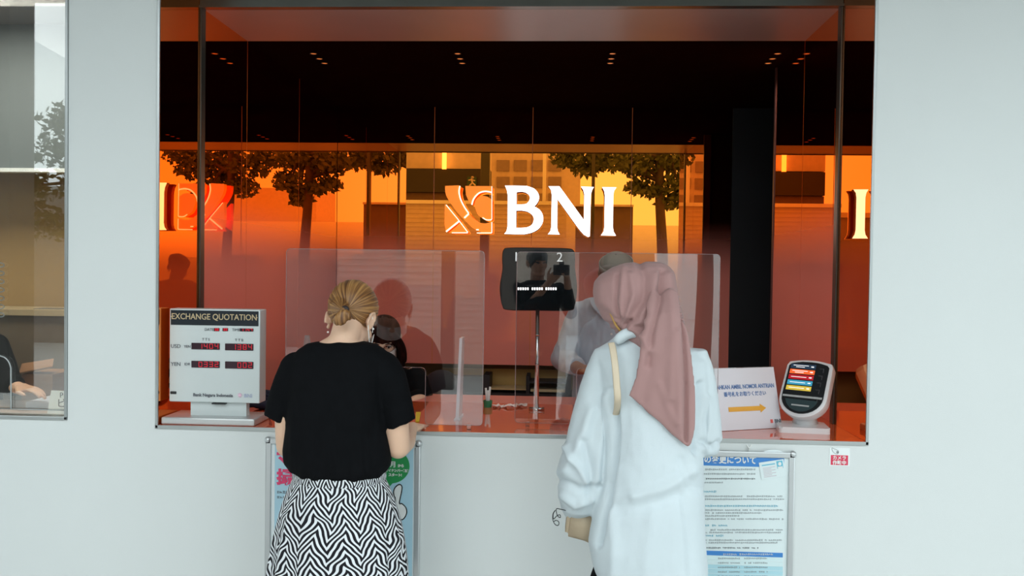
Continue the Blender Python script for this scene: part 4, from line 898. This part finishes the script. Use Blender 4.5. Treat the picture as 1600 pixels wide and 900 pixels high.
# skirt
def chevron(name):
    m = mat(name, (.8, .82, .84), rough=.8, spec=.2); nt = m.node_tree; b_ = nt.nodes['Principled BSDF']; N = nt.nodes.new; Lk = nt.links.new
    uv = N('ShaderNodeUVMap'); sx = N('ShaderNodeSeparateXYZ'); Lk(uv.outputs[0], sx.inputs[0])
    nz = N('ShaderNodeTexNoise'); nz.inputs['Scale'].default_value = .32; nz.inputs['Detail'].default_value = 1; Lk(uv.outputs[0], nz.inputs['Vector'])
    def mth(op, a, c=None):
        k = N('ShaderNodeMath'); k.operation = op
        for i, x in enumerate((a, c)):
            if x is None: continue
            if isinstance(x, (int, float)): k.inputs[i].default_value = x
            else: Lk(x, k.inputs[i])
        return k.outputs[0]
    u = mth('ADD', sx.outputs[0], mth('MULTIPLY', mth('SUBTRACT', nz.outputs[0], .5), 1.1))
    tri = mth('PINGPONG', mth('MULTIPLY', u, 1.0), .5)
    ph = mth('ADD', sx.outputs[1], mth('MULTIPLY', tri, 5.6))
    st = mth('GREATER_THAN', mth('FRACT', ph), .54)
    mx = N('ShaderNodeMix'); mx.data_type = 'RGBA'; Lk(st, mx.inputs[0]); mx.inputs[6].default_value = (.012, .012, .016, 1); mx.inputs[7].default_value = (.74, .77, .80, 1); Lk(mx.outputs[2], b_.inputs['Base Color']); return m
m_chev = chevron('black_white_zigzag')
def skirt(name, rows, nth, amp, per, zig, mat_, par, thick=.0):
    """rows: xl, xr, py, ry"""
    rows = [Vector(q) for q in rows]; pts = smoothpath([Vector((q[0], q[1], q[2])) for q in rows], 8); rys = smoothpath([Vector((q[3], 0, 0)) for q in rows], 8)
    bm = nb(); uvl = bm.loops.layers.uv.new('UVMap'); g = []; n = len(pts)
    for i, (q, ry) in enumerate(zip(pts, rys)):
        row = []; c = P((q.x+q.y)/2, q.z, K1); rx = (q.y-q.x)/2*PS(K1); t = i/(n-1)
        for j in range(nth):
            a = 2*PI*j/nth; pl = 1+amp*(t**.7)*(math.sin(a*13+1.2*math.sin(2*a))+.5*math.sin(a*29+2)); row.append(bm.verts.new(c+Vector((rx*pl*math.cos(a), ry.x*pl*math.sin(a), 0))))
        g.append((row, c.z))
    for i in range(n-1):
        for j in range(nth):
            k = (j+1) % nth; f = bm.faces.new((g[i][0][j], g[i+1][0][j], g[i+1][0][k], g[i][0][k])); 
            for lp, (ii, jj) in zip(f.loops, ((i, j), (i+1, j), (i+1, j+1), (i, j+1))): lp[uvl].uv = (jj/nth*zig, (g[0][1]-g[ii][1])/per)
    o = obj(name, bm, mat_, par, smooth=True); s_ = o.modifiers.new('t', 'SOLIDIFY'); s_.thickness = .003; return o
sk = skirt('skirt', [(456, 604, 748, .118), (444, 616, 775, .14), (434, 627, 810, .155), (426, 634, 845, .165), (420, 638, 880, .175), (416, 640, 915, .18), (412, 644, 960, .19)], 360, .028, .0245, 12, m_chev, root)
wb = skirt('waistband', [(458, 604, 735.5, .120), (456, 605, 743, .121), (456, 604, 749.5, .121)], 160, .0, .0255, 17, m_chev, sk)
b = nb()
for k in range(2):
    sx = (-1, 1)[k]; hx = root.location.x+sx*.09; rs = [[Vector((x, y, z)) for x, y in ((hx-.042, K1-.10), (hx+.042, K1-.10), (hx+.05, K1+.05), (hx+.03, K1+.17), (hx-.03, K1+.17), (hx-.05, K1+.05))] for z in (0, .03)]
    b2 = nb(); loft(b2, rs); bmesh.ops.bevel(b2, geom=list(b2.edges), offset=.008, segments=2, affect='EDGES'); obj('shoe', b2, m_blk, root, smooth=True)
b.free()

# ---- customer in hijab
K2 = -.5
root = thing('person', 'woman in mauve hijab and long white tunic standing at the counter', 'person', (P(1020, 700, K2).x, K2, 0))
b = nb()
headmesh(b, P(992, 468, -.44), yaw=R(14), pitch=R(28))
limb(b, [P(1018, 560, -.5), P(1002, 500, -.47)], [.06, .052])
loft(b, [RG(965, 1075, 562, K2, .06), RG(962, 1078, 600, K2, .09), RG(960, 1080, 720, K2, .09), RG(955, 1085, 840, K2, .10)])
h1, h2 = P(935, 690, -.12), P(1075, 690, -.12)
limb(b, [P(955, 585, K2), P(925, 700, -.45), P(925, 712, -.25), h1], [.036, .036, .036, .026]); limb(b, [P(1080, 585, K2), P(1098, 675, -.46), P(1088, 690, -.25), h2], [.036, .036, .036, .026])
hand(b, h1, (.2, .9, .15), (0, -.2, 1), 1, .9); hand(b, h2, (-.2, .9, .15), (0, -.2, 1), -1, .9)
fuse('body', b, .006, m_skin, root, sm=3)
m_tun = mat('white_voile', (.62, .70, .735), rough=.75, spec=.25, vary=.035, vscale=4, bump=.25, bscale=700, sheen=.1)
b = nb()
loft(b, [RG(966, 1003, 520, -.5, .045), RG(955, 1040, 532, -.5, .07), RG(935, 1088, 545, K2, .09), RG(930, 1104, 562, K2, .105), RG(938, 1104, 600, K2, .125), RG(943, 1099, 650, K2, .130), RG(945, 1097, 700, K2, .135), RG(943, 1098, 750, K2, .142), RG(928, 1100, 800, K2, .150), RG(919, 1101, 848, K2, .157), RG(925, 1103, 880, K2, .160), RG(936, 1104, 912, K2, .160), RG(950, 1104, 950, K2, .158)])
loft(b, [RG(930, 968, 545, -.49, .05), RG(919, 964, 570, -.48, .062), RG(906, 962, 605, -.46, .075), RG(893, 962, 650, -.45, .09), RG(881, 962, 700, -.44, .10), RG(869, 960, 738, -.43, .105), RG(872, 957, 772, -.42, .10), RG(876, 940, 793, -.41, .085), RG(882, 913, 806, -.40, .045)])
loft(b, [RG(1072, 1104, 545, -.49, .05), RG(1078, 1113, 575, -.48, .06), RG(1084, 1120, 615, -.46, .07), RG(1080, 1125, 655, -.45, .085), RG(1074, 1128, 685, -.44, .09), RG(1080, 1121, 704, -.43, .075), RG(1092, 1108, 713, -.43, .03)])
def seg(px, py, pts, wd):
    """smooth ridge weight near a path of photo spots"""
    best = 0
    for (ax, ay), (bx_, by_) in zip(pts, pts[1:]):
        dx, dy = bx_-ax, by_-ay; t = max(0, min(1, ((px-ax)*dx+(py-ay)*dy)/(dx*dx+dy*dy))); d = math.hypot(px-ax-t*dx, py-ay-t*dy); best = max(best, math.exp(-(d/wd)**2))
    return best
TF = [(([(960, 610), (961, 680), (955, 740), (948, 790), (935, 850)]), 5, -.016), ([(948, 620), (938, 690), (930, 760)], 7, .007), ([(925, 640), (905, 700), (885, 735)], 8, .008), ([(885, 700), (905, 730), (918, 755)], 5, .009), ([(875, 750), (905, 765), (935, 760)], 6, -.009), ([(912, 690), (925, 740), (920, 780)], 6, -.007),
      ([(880, 775), (900, 790), (925, 780)], 6, .008), ([(1095, 600), (1092, 660), (1087, 705)], 5, -.014), ([(1105, 620), (1108, 660), (1100, 700)], 6, .006), ([(1098, 690), (1112, 700), (1124, 692)], 5, -.008), ([(1085, 735), (1040, 762), (990, 775)], 9, .006), ([(1080, 765), (1020, 790), (965, 795)], 10, -.005),
      ([(1065, 720), (1075, 745), (1092, 765)], 8, -.005), ([(975, 560), (978, 640), (968, 720)], 10, -.004), ([(955, 800), (960, 850), (958, 905)], 9, .006), ([(1070, 780), (1078, 850), (1082, 905)], 8, -.005), ([(1020, 800), (1012, 860), (1008, 905)], 12, .004)]
def tun(co, n):
    if n.y > .35: return 0.0
    px, py = proj(co); d = .003*noise.noise(Vector((px*.03, py*.014, 1)))+.0014*noise.noise(Vector((px*.09, py*.05, 4)))
    for pts, wd, am in TF: d += 1.7*am*seg(px, py, pts, wd)
    return d
tn = fuse('tunic', b, .0055, m_tun, root, sm=5, disp=tun)
b = nb(); tube(b, smoothpath([P(962, 535, -.57), P(975, 524, -.575), P(990, 519, -.575), P(1008, 522, -.57)], 4), [.010, .014, .017, .018, .018, .018, .018, .018, .018, .018, .016, .014, .010], n=14, flat=1.0)
fuse('collar', b, .004, m_tun, tn, sm=3)
# trousers
b = nb()
for sx in (-1, 1):
    hx = root.location.x; loft(b, [ellr(Vector((hx+((-.065 if z > .7 else -.08 if z > .6 else -.115) if sx < 0 else .06), K2, z)), Vector((1, 0, 0)), Vector((0, 1, 0)), r, r, 24) for z, r in ((.80, .08), (.67, .08), (.57, .078), (.1, .075))])
fuse('trousers', b, .008, m_tee, root, sm=3)
for sx in (-1, 1):
    hx = root.location.x+sx*.09; b2 = nb(); loft(b2, [[Vector((x, y, z)) for x, y in ((hx-.042, K2-.10), (hx+.042, K2-.10), (hx+.05, K2+.05), (hx+.03, K2+.17), (hx-.03, K2+.17), (hx-.05, K2+.05))] for z in (0, .03, .06)]); bmesh.ops.bevel(b2, geom=list(b2.edges), offset=.008, segments=2, affect='EDGES'); obj('shoe', b2, m_blk, root, smooth=True)
# hijab
m_hij = mat('mauve_chiffon', (.37, .215, .205), rough=.7, spec=.3, vary=.05, vscale=5, bump=.12, bscale=600, sheen=.15)
b = nb()
loft(b, [RG(1000, 1026, 408.5, -.46, .03), RG(978, 1038, 411, -.46, .065), RG(957, 1046, 418, -.46, .095), RG(939, 1052, 429, -.46, .112), RG(928, 1056, 442, -.46, .122), RG(926, 1059, 458, -.46, .128), RG(930, 1062, 476, -.465, .130), RG(939, 1065, 493, -.47, .128), RG(951, 1068, 508, -.475, .122), RG(963, 1071, 520, -.48, .118), RG(975, 1074, 532, -.49, .114), RG(992, 1077, 545, -.50, .12), RG(1004, 1080, 558, -.52, .11), RG(1010, 1080, 572, -.54, .09), RG(1020, 1075, 585, -.56, .05)])
DY = -.645
loft(b, [RG(1020, 1060, 455, DY+.07, .02), RG(1012, 1068, 490, DY+.03, .022), RG(1003, 1076, 525, DY+.01, .018), RG(998, 1081, 560, DY, .013), RG(993, 1085, 590, DY, .012), RG(984.5, 1087, 612, DY+.003, .011), RG(982, 1087.5, 619, DY+.004, .011), RG(1003, 1087.5, 637, DY+.005, .011), RG(1029, 1086.5, 660, DY+.006, .011), RG(1050, 1084, 679, DY+.006, .011), RG(1066, 1080, 693, DY+.006, .009), RG(1072, 1077, 698, DY+.006, .005)], True)
GA = (974, 505)
HF = [([(1062, 430), (1068, 500), (1072, 600), (1072, 690)], 3.0, -.010), ([(1045, 430), (1052, 500), (1050, 560), (1048, 620)], 8, .007), ([(1034, 425), (1030, 470), (1018, 520), (1012, 570)], 5, -.008), ([(1020, 560), (1010, 600), (1005, 625)], 9, -.005), ([(1058, 520), (1060, 600), (1062, 660)], 6, .006), ([(1000, 412), (1008, 430), (1006, 470), (988, 500)], 6, -.007), ([(975, 420), (972, 450), (972, 490)], 5, .005), ([(965, 430), (962, 470), (968, 500)], 3.5, -.006), ([(985, 430), (990, 460), (980, 495)], 5, .006), ([(1025, 430), (1018, 465), (1000, 500), (985, 508)], 7, .006), ([(985, 512), (1005, 528), (1015, 548)], 5, .006), ([(978, 508), (983, 503)], 4, -.012), ([(1030, 600), (1045, 640), (1062, 670)], 6, .003)]
def hij(co, n):
    if n.y > .4: return 0.0
    px, py = proj(co); dx, dy = px-GA[0], py-GA[1]; r = math.hypot(dx, dy); a = math.atan2(-dy, dx); w = math.exp(-((r-28)/24)**2)
    d = .0028*math.sin(a*11+1)*w*(1 if py < 520 else .3)+.003*noise.noise(Vector((px*.05, py*.012, 2)))
    for pts, wd, am in HF: d += 1.6*am*seg(px, py, pts, wd)
    return d
hj = fuse('hijab', b, .0045, m_hij, root, sm=6, disp=hij)
b = nb(); tube(b, [P(x, y, Y_) for x, y, Y_ in ((949, 468, -.53), (954, 490, -.55), (962, 508, -.56), (969, 517, -.565))], .0035, n=8); obj('gold_hem', b, mat('ochre_hem', (.42, .24, .06), rough=.6, vary=.05), hj, smooth=True)
# bag
bag = thing('shoulder_bag', 'beige shoulder bag with dark curled cord hanging from the hijab wearer\'s side', 'bag', P(905, 848, -.42))
m_bag = mat('beige_leather', (.48, .38, .26), rough=.45, vary=.04, bump=.1, bscale=200)
b = nb(); q = [(889, 787), (921, 781), (936, 788), (936, 853), (922, 849), (882, 838.5)]
f0 = [P(x, y, -.46) for x, y in q]; vs0 = [b.verts.new(v_) for v_ in f0]; vs1 = [b.verts.new(v_+Vector((0, .09, 0))) for v_ in f0]; b.faces.new(vs0); b.faces.new(vs1[::-1]); [b.faces.new((vs0[i], vs1[i], vs1[(i+1) % 6], vs0[(i+1) % 6])) for i in range(6)]
bmesh.ops.bevel(b, geom=list(b.edges), offset=.012, segments=3, affect='EDGES'); obj('pouch', b, m_bag, bag, smooth=True)
b = nb(); tube(b, [P(905, 787, -.43), P(903, 778, -.43), P(915, 776, -.43), P(914, 786, -.43)], .006, n=8); obj('strap_loop', b, mat('brown_leather', (.2, .12, .05), vary=.05), bag, smooth=True)
b = nb(); tube(b, smoothpath([P(955, 536, -.59), P(957.5, 545, -.605), P(961, 570, -.632), P(963.5, 600, -.642), P(965, 626, -.640), P(962, 650, -.56), P(950, 700, -.46), P(925, 760, -.42), P(912, 782, -.43)], 5), .0105, n=10, flat=.28, u0=Vector((1, 0, 0))); obj('strap', b, mat('cream_strap', (.62, .52, .38), rough=.5, vary=.05), bag, smooth=True)
b = nb(); cp_ = [(888, 798.5), (877, 796), (869.5, 795), (870, 803), (872.5, 807.5), (875.5, 808.5), (875, 804.5), (870, 806), (865, 811), (864.5, 803), (868, 797), (864, 803), (864, 813), (868, 820), (872.5, 820.5), (873, 815.5), (869, 813), (864.5, 815.5)]
tube(b, smoothpath([P(x, y, -.47) for x, y in cp_], 4), .0014, n=6); obj('cord', b, m_blk, bag, smooth=True)

# ---- clerk in grey-blue shirt
K3 = 1.15
root = thing('person', 'clerk in grey-blue shirt and grey cap standing behind the counter', 'person', (P(960, 600, K3).x, K3, .02))
b = nb()
L3, M3 = headmesh(b, P(963, 432, K3-.06), yaw=R(172), pitch=R(28))
limb(b, [P(960, 485, K3), P(962, 450, K3-.03)], [.062, .055])
loft(b, [RG(905, 1015, 480, K3, .08), RG(902, 1020, 520, K3, .10), RG(912, 1012, 600, K3, .10), RG(910, 1014, 660, K3, .11)])
w3 = P(906, 576, .86); w4 = P(900, 646, .72)
limb(b, [P(912, 492, K3), P(894, 528, 1.115), P(880, 560, 1.08), P(893, 571, .95), w3], [.042, .040, .040, .036, .028])
limb(b, [P(1016, 487, K3), P(1012, 580, 1.10), P(950, 630, .85), w4], [.055, .042, .036, .028])
hand(b, w3, (.75, -.5, -.1), (0, -.3, 1), -1, .7, 1.0); hand(b, w4, (-.9, -.3, -.12), (0, 0, 1), 1, .45, 1.0)
for sx in (-1, 1): limb(b, [(root.location.x+sx*.09, K3+.02, .86), (root.location.x+sx*.10, K3, .5), (root.location.x+sx*.10, K3+.02, .1)], [.09, .06, .042]); limb(b, [(root.location.x+sx*.10, K3+.02, .06), (root.location.x+sx*.11, K3-.13, .05)], [.036, .028])
fuse('body', b, .006, m_skin2, root, sm=3)
m_shirt = mat('grey_blue_shirt', (.42, .48, .56), rough=.5, spec=.45, vary=.10, vscale=7, bump=.15, bscale=400, sheen=.15)
b = nb()
loft(b, [RG(930, 985, 464, K3, .065), RG(912, 1005, 470, K3, .085), RG(898, 1018, 480, K3, .10), RG(892, 1026, 500, K3, .118), RG(892, 1026, 540, K3, .125), RG(895, 1024, 600, K3, .13), RG(893, 1026, 640, K3, .14), RG(890, 1030, 690, K3, .145)])
limb(b, [P(907, 490, K3), P(891, 527, 1.115), P(880, 560, 1.07)], [.064, .062, .060]); cone(b, P(880, 561, 1.07), P(902, 574, .90), .060, .044, Vector((.3, -1, 0)), Vector((.4, -1, 0)))
limb(b, [P(1017, 490, K3), P(1016, 560, 1.12), P(1005, 590, 1.06)], [.062, .060, .056]); cone(b, P(1005, 590, 1.06), P(950, 630, .87), .056, .044, Vector((-.5, -.6, -.2)), Vector((-.7, -.6, -.2)))
def sht(co, n):
    px, py = proj(co); return .007*noise.noise(Vector((px*.07+py*.03, py*.03-px*.02, 3)))+.004*noise.noise(Vector((px*.15, py*.06, 9)))
sh3 = fuse('shirt', b, .006, m_shirt, root, sm=4, disp=sht)
b = nb(); tube(b, smoothpath([P(925, 468, 1.08), P(932, 480, 1.02), P(948, 498, 1.0)], 4), [.012, .016, .018, .02, .02, .018, .016, .013, .008], n=12, flat=.4); obj('collar', b, m_shirt, sh3, smooth=True)
b = nb(); ball(b, L3(0, -.008, .062), .080, .098, .055, M3, 28, 18); 
cp3 = fuse('cap', b, .005, mat('grey_cap', (.20, .20, .17), rough=.7, vary=.1), root, sm=2)
b = nb(); ball(b, L3(0, -.010, .035), .079, .097, .082, M3, 28, 18); obj('hair', b, mat('black_hair', (.01, .008, .007), rough=.4, vary=.2), root, smooth=True)
b = nb(); rs = []
for z, k in ((.04, 1.035), (.075, 1.03)): rs.append([L3(.078*k*math.cos(a), -.010+.097*k*math.sin(a), z) for a in [2*PI*i/36 for i in range(36)]])
loft(b, rs, cap=False); cb = obj('cap_band', b, mat('cap_band_grey', (.26, .27, .24), rough=.6, vary=.08), cp3, smooth=True); s_ = cb.modifiers.new('t', 'SOLIDIFY'); s_.thickness = .004; s_.offset = 1
for k in range(4): b = nb(); ball(b, P(955+k*.3, 500+k*22, K3-.128), .006, .003, .006); obj('button', b, m_white, sh3, smooth=True)
b = nb()
for sx in (-1, 1): loft(b, [ellr(Vector((root.location.x+sx*.095, K3, z)), Vector((1, 0, 0)), Vector((0, 1, 0)), r, r*1.1, 24) for z, r in ((.86, .11), (.5, .085), (.08, .075))])
fuse('trousers', b, .008, m_tee, root, sm=2)

# ---- seated clerk with long hair
K4 = 1.12
root = thing('person', 'clerk with long dark hair and glasses bowed behind the counter', 'person', (P(604, 600, K4).x, K4+.1, .02))
b = nb()
L4, M4 = headmesh(b, P(600, 531, K4-.10), yaw=R(186), pitch=R(22), s=.96)
limb(b, [P(606, 585, K4), P(603, 552, K4-.04)], [.055, .048])
loft(b, [RG(560, 650, 585, K4+.02, .07), RG(560, 650, 620, K4+.03, .09), RG(568, 644, 680, K4+.05, .09), RG(560, 652, 740, K4+.08, .12)])
w5 = P(628, 641, .70); w6 = P(560, 641, .70)
limb(b, [P(648, 588, K4), P(661, 626, .98), P(650, 630, .86), w5], [.048, .040, .038, .026]); limb(b, [P(562, 588, K4), P(549, 626, .98), P(552, 630, .86), w6], [.048, .040, .038, .026])
hand(b, w5, (-.7, -.6, -.05), (0, 0, 1), 1, .5, .95); hand(b, w6, (.7, -.6, -.05), (0, 0, 1), -1, .5, .95)
xc = root.location.x
for sx in (-1, 1): limb(b, [(xc+sx*.09, K4+.15, .56), (xc+sx*.10, K4-.06, .56), (xc+sx*.10, K4-.0, .1), (xc+sx*.10, K4-.12, .05)], [.085, .06, .04, .03])
fuse('body', b, .0045, m_skin, root, sm=2)
b = nb()
loft(b, [RG(585, 628, 572, K4+.01, .055), RG(570, 640, 578, K4+.01, .075), RG(556, 654, 590, K4+.02, .095), RG(554, 656, 615, K4+.03, .11), RG(556, 654, 660, K4+.05, .115), RG(552, 658, 730, K4+.08, .13)])
for x0, x1, x2 in ((650, 660, 661), (560, 550, 549)): limb(b, [P(x0, 590, K4), P((x0+x1)/2, 605, 1.06), P(x1, 624, .98), P((x1*2+605)/3, 628, .90)], [.056, .056, .054, .048])
fuse('blouse', b, .006, m_tee, root, sm=3, disp=lambda co, n: .003*noise.noise(co*18))
b = nb()
for sx in (-1, 1): limb(b, [(xc+sx*.09, K4+.16, .56), (xc+sx*.10, K4-.06, .57)], [.10, .075]); loft(b, [ellr(Vector((xc+sx*.10, K4-.04, z)), Vector((1, 0, 0)), Vector((0, 1, 0)), r, r, 20) for z, r in ((.58, .07), (.1, .06))])
fuse('trousers', b, .008, m_tee, root, sm=2)
b = nb(); ball(b, L4(0, -.014, .036), .083, .100, .086, M4, 30, 20)
for sx in (-1, 1): tube(b, smoothpath([L4(sx*.02, .062, .098), L4(sx*.060, .062, .05), L4(sx*.084, .030, -.01), L4(sx*.092, .0, -.07), L4(sx*.090, -.02, -.14), L4(sx*.085, -.03, -.20)], 4), [.012+.0*i if i < 2 else .026 if i < 16 else .016 for i in range(21)], n=14, flat=.8)
tube(b, [L4(0, -.06, 0), L4(0, -.07, -.1), L4(0, -.06, -.2)], [.08, .075, .05], n=18)
h4 = fuse('hair', b, .0045, hair_material('dark_brown_hair', (.022, .008, .006), (.009, .004, .004), (.045, .016, .012), .7, .08), root, sm=4)
strand(h4, lambda co: (co.x*90, co.z*8, co.y*20))
for sx in (-1, 1):
    b = nb(); c = L4(sx*.031, .072, .001); ball(b, c, .0125, .0115, .010, M4); ey = obj('eye', b, m_eyew, root, smooth=True); b = nb(); ball(b, L4(sx*.031, .082, -.002), .0055, .003, .0055, M4); obj('iris', b, m_iris, ey, smooth=True)
    b = nb(); tube(b, [L4(sx*(.031+.013*math.cos(a)), .0855-.002*abs(math.cos(a)), .001+.004*math.sin(a)) for a in [PI*i/8 for i in range(9)]], .0022, n=6); obj('eyelid', b, m_iris, ey)
    b = nb(); tube(b, [L4(sx*.014, .093, .018), L4(sx*.03, .092, .024), L4(sx*.05, .080, .019)], [.002, .003, .0015], n=8); obj('eyebrow', b, m_iris, root)
b = nb()
for sx in (-1, 1): tube(b, [L4(sx*(.033+.024*math.cos(a)), .101-.012*abs(math.cos(a))*(1 if math.cos(a) > 0 else 0), .0+.019*math.sin(a)) for a in [2*PI*i/20 for i in range(21)]], .0013, n=6, cap=False); tube(b, [L4(sx*.057, .09, .004), L4(sx*.078, .01, .0)], .0014, n=6)
tube(b, [L4(-.010, .103, .004), L4(0, .106, .006), L4(.010, .103, .004)], .0013, n=6); obj('glasses', b, mat('glasses_frame', (.12, .07, .05), rough=.3, metal=.5, vary=.05), root)
b = nb(); g = []
for j in range(5):
    z = -.018-j*.022; g.append([b.verts.new(L4(.070*math.sin(R(-70+k*14)), .022+.096*math.cos(R(-70+k*14)), z)) for k in range(11)])
for j in range(4):
    for k in range(10): b.faces.new((g[j][k], g[j+1][k], g[j+1][k+1], g[j][k+1]))
mk = obj('face_mask', b, m_white, root, smooth=True); sd = mk.modifiers.new('t', 'SOLIDIFY'); sd.thickness = .002
t = thing('stool', 'black stool under the clerk with long dark hair', 'stool', (xc, K4+.15, .02))
b = nb(); tube(b, [(xc, K4+.15, .42), (xc, K4+.15, .465)], .17, n=28); obj('seat', b, m_ch, t, ang=40); b = nb(); tube(b, [(xc, K4+.15, .03), (xc, K4+.15, .42)], .025); obj('column', b, m_chr, t, smooth=True); b = nb(); tube(b, [(xc, K4+.15, .02), (xc, K4+.15, .035)], .2, n=28); obj('base', b, m_chr, t, ang=40)

# ---- person in the neighbouring window
K5 = .78
root = thing('person', 'person in black long sleeves seated at the desk of the neighbouring window', 'person', (P(-50, 600, K5).x, K5+.05, .02))
b = nb(); headmesh(b, P(-52, 455, K5-.02), yaw=R(170), pitch=R(20)); limb(b, [P(-50, 520, K5+.03), P(-51, 485, K5)], [.055, .05])
loft(b, [RG(-100, 0, 525, K5+.05, .08), RG(-98, -2, 600, K5+.07, .10), RG(-98, -2, 680, K5+.10, .12)])
w7 = P(28, 606, .50); w8 = P(-60, 625, .45)
limb(b, [P(-12, 542, K5+.04), P(6, 575, .75), P(14, 599, .66), w7], [.036, .036, .036, .028]); limb(b, [P(-96, 535, K5+.04), P(-105, 610, .62), w8], [.05, .042, .030])
hand(b, w7, (1, -.15, -.05), (.1, 0, 1), 1, .35, 1.0); hand(b, w8, (.8, -.4, -.05), (0, 0, 1), 1, .5, 1.0)
xc = root.location.x
for sx in (-1, 1): limb(b, [(xc+sx*.09, K5+.12, .5), (xc+sx*.10, K5+.12, .1), (xc+sx*.10, K5+.0, .05)], [.08, .045, .03])
fuse('body', b, .006, m_skin, root, sm=3)
b = nb(); loft(b, [RG(-78, -22, 512, K5+.04, .06), RG(-104, 4, 525, K5+.05, .10), RG(-104, 4, 560, K5+.06, .12), RG(-102, 0, 640, K5+.08, .13), RG(-104, 2, 690, K5+.1, .14)])
limb(b, [P(-6, 540, K5+.04), P(6, 572, .75), P(13, 597, .66), P(23, 603, .53)], [.058, .056, .056, .046]); limb(b, [P(-96, 540, K5+.04), P(-105, 605, .66), P(-80, 618, .55)], [.06, .055, .042])
fuse('jacket', b, .006, m_tee, root, sm=3)
b = nb(); ball(b, P(-52, 448, K5+.01), .085, .10, .092); obj('hair', b, bpy.data.materials['black_hair'], root, smooth=True)
b = nb()
for sx in (-1, 1): loft(b, [ellr(Vector((xc+sx*.10, K5+.12, z)), Vector((1, 0, 0)), Vector((0, 1, 0)), r, r, 20) for z, r in ((.56, .09), (.1, .06))])
fuse('trousers', b, .008, m_tee, root, sm=2)

# ---- photographer, seen mirrored in the clear screens
px_, py_ = -.20, -D-.42
root = thing('person', 'photographer in dark clothes holding a camera, mirrored in the clear screens', 'person', (px_, py_, 0))
b = nb(); L6, M6 = headmesh(b, (px_, py_+.03, 1.60), yaw=R(-25)); limb(b, [(px_, py_-.01, 1.42), (px_, py_+.01, 1.52)], [.06, .056])
X = Vector((1, 0, 0)); Y_ = Vector((0, 1, 0))
loft(b, [ellr(Vector((px_, py_, z)), X, Y_, rx, ry, 28) for z, rx, ry in ((1.42, .13, .07), (1.36, .18, .09), (1.2, .16, .10), (1.0, .14, .095), (.9, .16, .11), (.84, .15, .10))])
limb(b, [(px_+.18, py_, 1.38), (px_+.28, py_+.08, 1.20), (px_+.245, py_+.26, 1.48)], [.05, .04, .028]); limb(b, [(px_-.18, py_, 1.38), (px_-.14, py_+.10, 1.16), (px_+.10, py_+.25, 1.44)], [.05, .04, .028])
hand(b, (px_+.245, py_+.265, 1.49), (-.2, .3, .8), (.9, .2, 0), 1, .9); hand(b, (px_+.10, py_+.26, 1.45), (.5, .4, .5), (-.6, 0, -.6), 1, .8)
for sx in (-1, 1): limb(b, [(px_+sx*.09, py_, .88), (px_+sx*.10, py_+.01, .48), (px_+sx*.10, py_, .09)], [.09, .06, .04]); limb(b, [(px_+sx*.10, py_-.03, .045), (px_+sx*.11, py_+.13, .03)], [.04, .03])
fuse('body', b, .006, m_skin2, root, sm=3)
b = nb(); loft(b, [ellr(Vector((px_, py_, z)), X, Y_, rx, ry, 28) for z, rx, ry in ((1.46, .08, .06), (1.43, .15, .09), (1.37, .205, .11), (1.2, .19, .125), (1.0, .18, .13), (.88, .185, .13))])
limb(b, [(px_+.18, py_, 1.38), (px_+.28, py_+.08, 1.20), (px_+.255, py_+.20, 1.38)], [.065, .055, .04]); limb(b, [(px_-.18, py_, 1.38), (px_-.14, py_+.10, 1.16), (px_+.02, py_+.19, 1.33)], [.065, .055, .04])
fuse('jacket', b, .007, m_tee, root, sm=3)
b = nb(); ball(b, L6(0, -.012, .036), .086, .105, .092, M6); fuse('hair', b, .007, bpy.data.materials['black_hair'], root, sm=1, disp=lambda co, n: .008*noise.noise(co*60))
b = nb()
for sx in (-1, 1): loft(b, [ellr(Vector((px_+sx*.095, py_, z)), X, Y_, r, r*1.1, 24) for z, r in ((.92, .10), (.5, .08), (.07, .07))])
fuse('trousers', b, .008, m_tee, root, sm=2)
t = thing('handheld_camera', 'black camera held up by the photographer, mirrored in the clear screens', 'camera', (0, -D-.1, 1.49))
obj('housing', bx(-.065, .065, -D-.14, -D-.09, 1.505, 1.59, bev=.008), m_blk, t, ang=40)
obj('viewfinder', bx(-.02, .02, -D-.14, -D-.095, 1.59, 1.612, bev=.004), m_blk, t, ang=40)
b = nb(); tube(b, [(0, -D-.10, 1.55), (0, -D-.03, 1.55)], .03, n=24); obj('lens', b, m_blk, t, ang=40)
